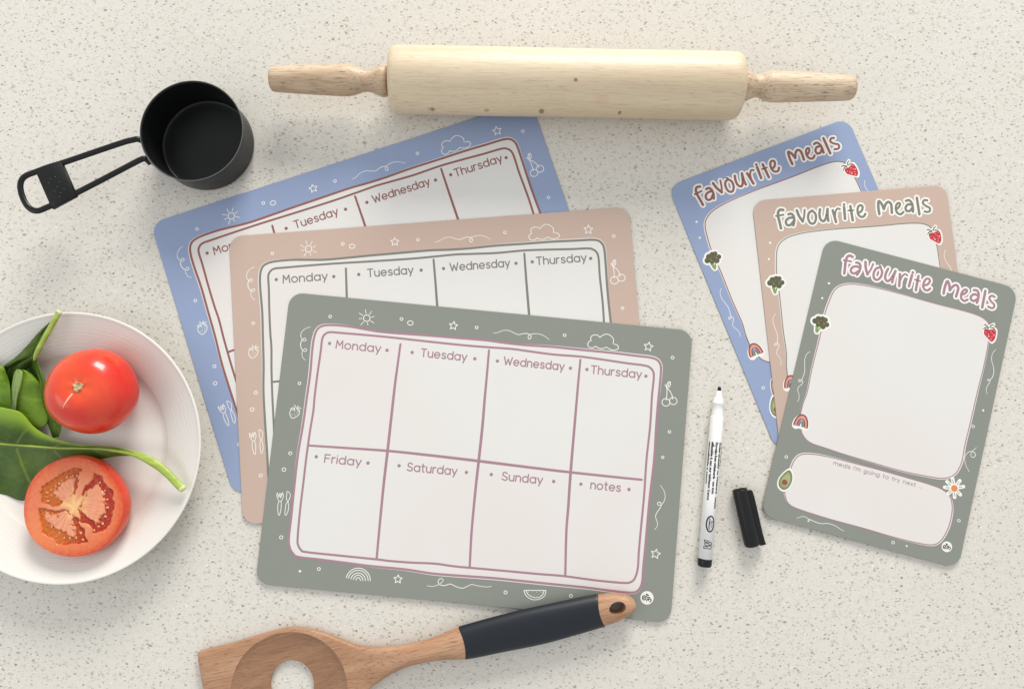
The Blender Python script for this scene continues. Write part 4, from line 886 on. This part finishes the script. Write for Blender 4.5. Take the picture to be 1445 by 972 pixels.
for j in range(len(st_)-1):
    for k in range(6): F.append([j*6+k, j*6+(k+1) % 6, (j+1)*6+(k+1) % 6, (j+1)*6+k])
F += [list(range(6))[::-1], list(range((len(st_)-1)*6, len(st_)*6))]
o = obj('clip', V, F, MAT['pen_black'], cap); sharp(o, 40)

# ---- wooden spatula
e0, e1 = P(893, 852, 8), P(300, 985, 6)
ax = (e1-e0)[:2]; ax /= np.linalg.norm(ax); ang = math.atan2(ax[1], ax[0]); pr2 = np.array([-ax[1], ax[0]])
org = P(898, 857, 8)
spa = thing('wooden_spatula', 'brown wooden mixing spatula with holed blade and navy silicone grip', 'spatula', (org[0], org[1], 0), ang)
def sl(px, py, z=8):
    q = P(px, py, z)[:2]-org[:2]; return np.array([q@ax, q@pr2])
TOPE = [(897.8,856),(896.5,847.4),(886.5,839.4),(869,836.4),(845.4,838),(786.8,849.9),(724.6,863.6),(647.5,884.5),(620,895.5),(592,904.4),(550.7,911.3),(509,911.9),(481.5,903),(453.8,892.5),(426,886.4),(404,886.2),(370.7,894.6),(329,907.2),(290,917),(279,920.4),(274,926.6)]
BOTE = [(897.8,856),(891.5,864.8),(874,874.8),(854,881.8),(774.4,904.7),(712,917.7),(656,928.6),(620,930.7),(578,939),(550.7,950),(531.3,964),(518.8,974),(506,992),(488,1015),(462,1036),(430,1050),(395,1057),(355,1058),(322,1056),(306,1054),(300,1046)]
te = cr([sl(x, y, 9 if x > 560 else 6) for x, y in TOPE], 10); be = cr([sl(x, y, 9 if x > 560 else 6) for x, y in BOTE], 10)
def mono(e_): 
    o_ = [e_[0]]
    for q in e_[1:]:
        if q[0] > o_[-1][0]+.02: o_.append(q)
    return np.array(o_)
te, be = mono(te), mono(be)
smax = min(te[-1][0], be[-1][0]); xb = sl(520, 940)[0]
def sect(s):
    a = np.interp(s, te[:, 0], te[:, 1]); b = np.interp(s, be[:, 0], be[:, 1])
    hw = abs(a-b)/2; c_ = (a+b)/2
    f = float(sm(np.array(s), xb-38, xb+20))
    th = 6.4*(1-f)+3.3*f; ends = min(1, math.sqrt(max(0, s)/5.)) ; th *= .35+.65*ends
    if s > smax-4: th *= .6+.4*math.sqrt(max(0, (smax-s)/4))
    zc_ = (9.2*(1-f)+3.7*f); n_ = 2.1*(1-f)+5.5*f
    return c_, max(hw, .02), min(th, 1.2*hw+.4), zc_, n_
def loft(name, ss, mat, infl=0, bow=None, cap=True, nn=64):
    V = []; F = []
    for j, s in enumerate(ss):
        for k in range(nn):
            a = 2*math.pi*k/nn
            sh = bow(j, math.cos(a)) if bow else 0
            c_, hw, th, zc_, n_ = sect(s+sh); hw += infl; th += infl
            cx_ = math.copysign(abs(math.cos(a))**(2/n_), math.cos(a)); sx_ = math.copysign(abs(math.sin(a))**(2/n_), math.sin(a))
            V.append((s+sh, c_+hw*cx_, max(zc_+th*sx_, .02)))
    for j in range(len(ss)-1):
        for k in range(nn): F.append([j*nn+k, j*nn+(k+1) % nn, (j+1)*nn+(k+1) % nn, (j+1)*nn+k])
    if cap: F += [list(range(nn))[::-1], list(range((len(ss)-1)*nn, len(ss)*nn))]
    return obj(name, V, F, mat, spa, True)
bc = sl(408, 974, 7)
MAT['beech'] = wood('oiled_beech', (188, 148, 116), (166, 122, 90), (128, 88, 60), .5, (12, 90, 90), .85, (), .45)
MAT['bowl_wood'] = wood('darker_beech_bowl', (162, 122, 92), (146, 106, 78), (118, 82, 56), .42, (14, 110, 110), .75, (), .35)  # hollow darkened in the wood colour itself, on top of its depth
ss = np.concatenate([[.05, .4, 1, 2, 3.3], np.arange(5, smax-5, 2.2), [smax-4, smax-2.6, smax-1.4, smax-.6, smax-.1]])
body = loft('wooden_body', ss, MAT['beech'])
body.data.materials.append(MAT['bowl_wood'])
def boolcut(o, V, F, mi=0):
    c_ = obj('cutter', V, F, None, spa)
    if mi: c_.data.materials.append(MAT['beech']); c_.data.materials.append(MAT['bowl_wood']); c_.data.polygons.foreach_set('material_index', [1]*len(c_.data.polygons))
    else: c_.data.materials.append(MAT['beech'])
    import bmesh
    b = bmesh.new(); b.from_mesh(c_.data); bmesh.ops.recalc_face_normals(b, faces=b.faces); b.to_mesh(c_.data); b.free()
    md = o.modifiers.new('b', 'BOOLEAN'); md.operation = 'DIFFERENCE'; md.object = c_; md.solver = 'EXACT'
    bpy.context.view_layer.update()
    me = bpy.data.meshes.new_from_object(o.evaluated_get(bpy.context.evaluated_depsgraph_get())); o.modifiers.clear(); o.data = me
    bpy.data.objects.remove(c_)
def cyl(cx, cy, rx, ry, z0, z1, rot=0, n=48, fl=0):
    V = []
    for z_, e_ in ((z0, 0), (z1, fl)):
        for k in range(n):
            a = 2*math.pi*k/n; x, y = (rx+e_)*math.cos(a), (ry+e_)*math.sin(a); V.append((cx+x*math.cos(rot)-y*math.sin(rot), cy+x*math.sin(rot)+y*math.cos(rot), z_))
    return V, [[k, (k+1) % n, n+(k+1) % n, n+k] for k in range(n)]+[list(range(n))[::-1], list(range(n, 2*n))]
import bmesh
b_ = bmesh.new(); b_.from_mesh(body.data); bmesh.ops.recalc_face_normals(b_, faces=b_.faces); b_.to_mesh(body.data); b_.free()
RBW = 80/1.965; SR = 175.; dep = 3.0   # shallow bowl: cap of a large ball whose rim meets the top at RBW
V = []; F = []; zt_ = 7.0
n1_, n2_ = 20, 72
hgt = SR-math.sqrt(SR*SR-RBW*RBW)
for j in range(n1_+1):
    r_ = RBW*1.0*j/n1_+.0
    for k in range(n2_):
        a = 2*math.pi*k/n2_; zz = zt_-4.3*(1-(r_/RBW)**3)**.62 if r_ < RBW else zt_
        V.append((bc[0]+max(r_, .01)*math.cos(a), bc[1]+max(r_, .01)*math.sin(a), zz))
for k in range(n2_):
    a = 2*math.pi*k/n2_; V.append((bc[0]+(RBW+1)*math.cos(a), bc[1]+(RBW+1)*math.sin(a), zt_+3))
for j in range(n1_+1):
    for k in range(n2_): F.append([j*n2_+k, j*n2_+(k+1) % n2_, (j+1)*n2_+(k+1) % n2_, (j+1)*n2_+k])
F.append(list(range((n1_+1)*n2_, (n1_+2)*n2_)))
F.append(list(range(n2_))[::-1])
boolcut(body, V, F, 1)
hc_ = sl(412, 965, 3)
boolcut(body, *cyl(hc_[0], hc_[1], 15.4, 16.6, -5, 20))
h2 = sl(870.5, 856.5, 12)
boolcut(body, *cyl(h2[0], h2[1], 5.0, 3.6, -5, 25, .1, 48, 1.4))
sharp(body, 32)
MAT['silicone'] = plain('navy_silicone', (22, 28, 36), .38, .08, 40, .04, 900, Specular_IOR_Level=.4)
g0 = sl(849, 860, 9)[0]; g1 = sl(651.5, 907, 9)[0]
gs = np.concatenate([[g0, g0+.25, g0+.8], np.linspace(g0+2, g1-2, 40), [g1-.8, g1-.25, g1]]); G = len(gs)
def bow(j, c_):
    b = 2.4*(1-c_*c_); w0 = max(0, 1-j/12.); w1 = max(0, 1-(G-1-j)/12.); return b*w0 - b*w1
ml = [(-.5 if j in (0, G-1) else (.35 if j in (1, G-2) else .55)) for j in range(G)]
V = []; F = []; nn = 72
for j, s in enumerate(gs):
    for k in range(nn):
        a = 2*math.pi*k/nn; sh = bow(j, math.cos(a)); c_, hw, th, zc_, n_ = sect(s+sh); hw += ml[j]; th += ml[j]
        V.append((s+sh, c_+hw*math.cos(a), max(zc_+th*math.sin(a), 2.3 if s < 60 else 1.0)))
for j in range(G-1):
    for k in range(nn): F.append([j*nn+k, j*nn+(k+1) % nn, (j+1)*nn+(k+1) % nn, (j+1)*nn+k])
o = obj('silicone_grip', V, F, MAT['silicone'], spa, True); sharp(o, 50)
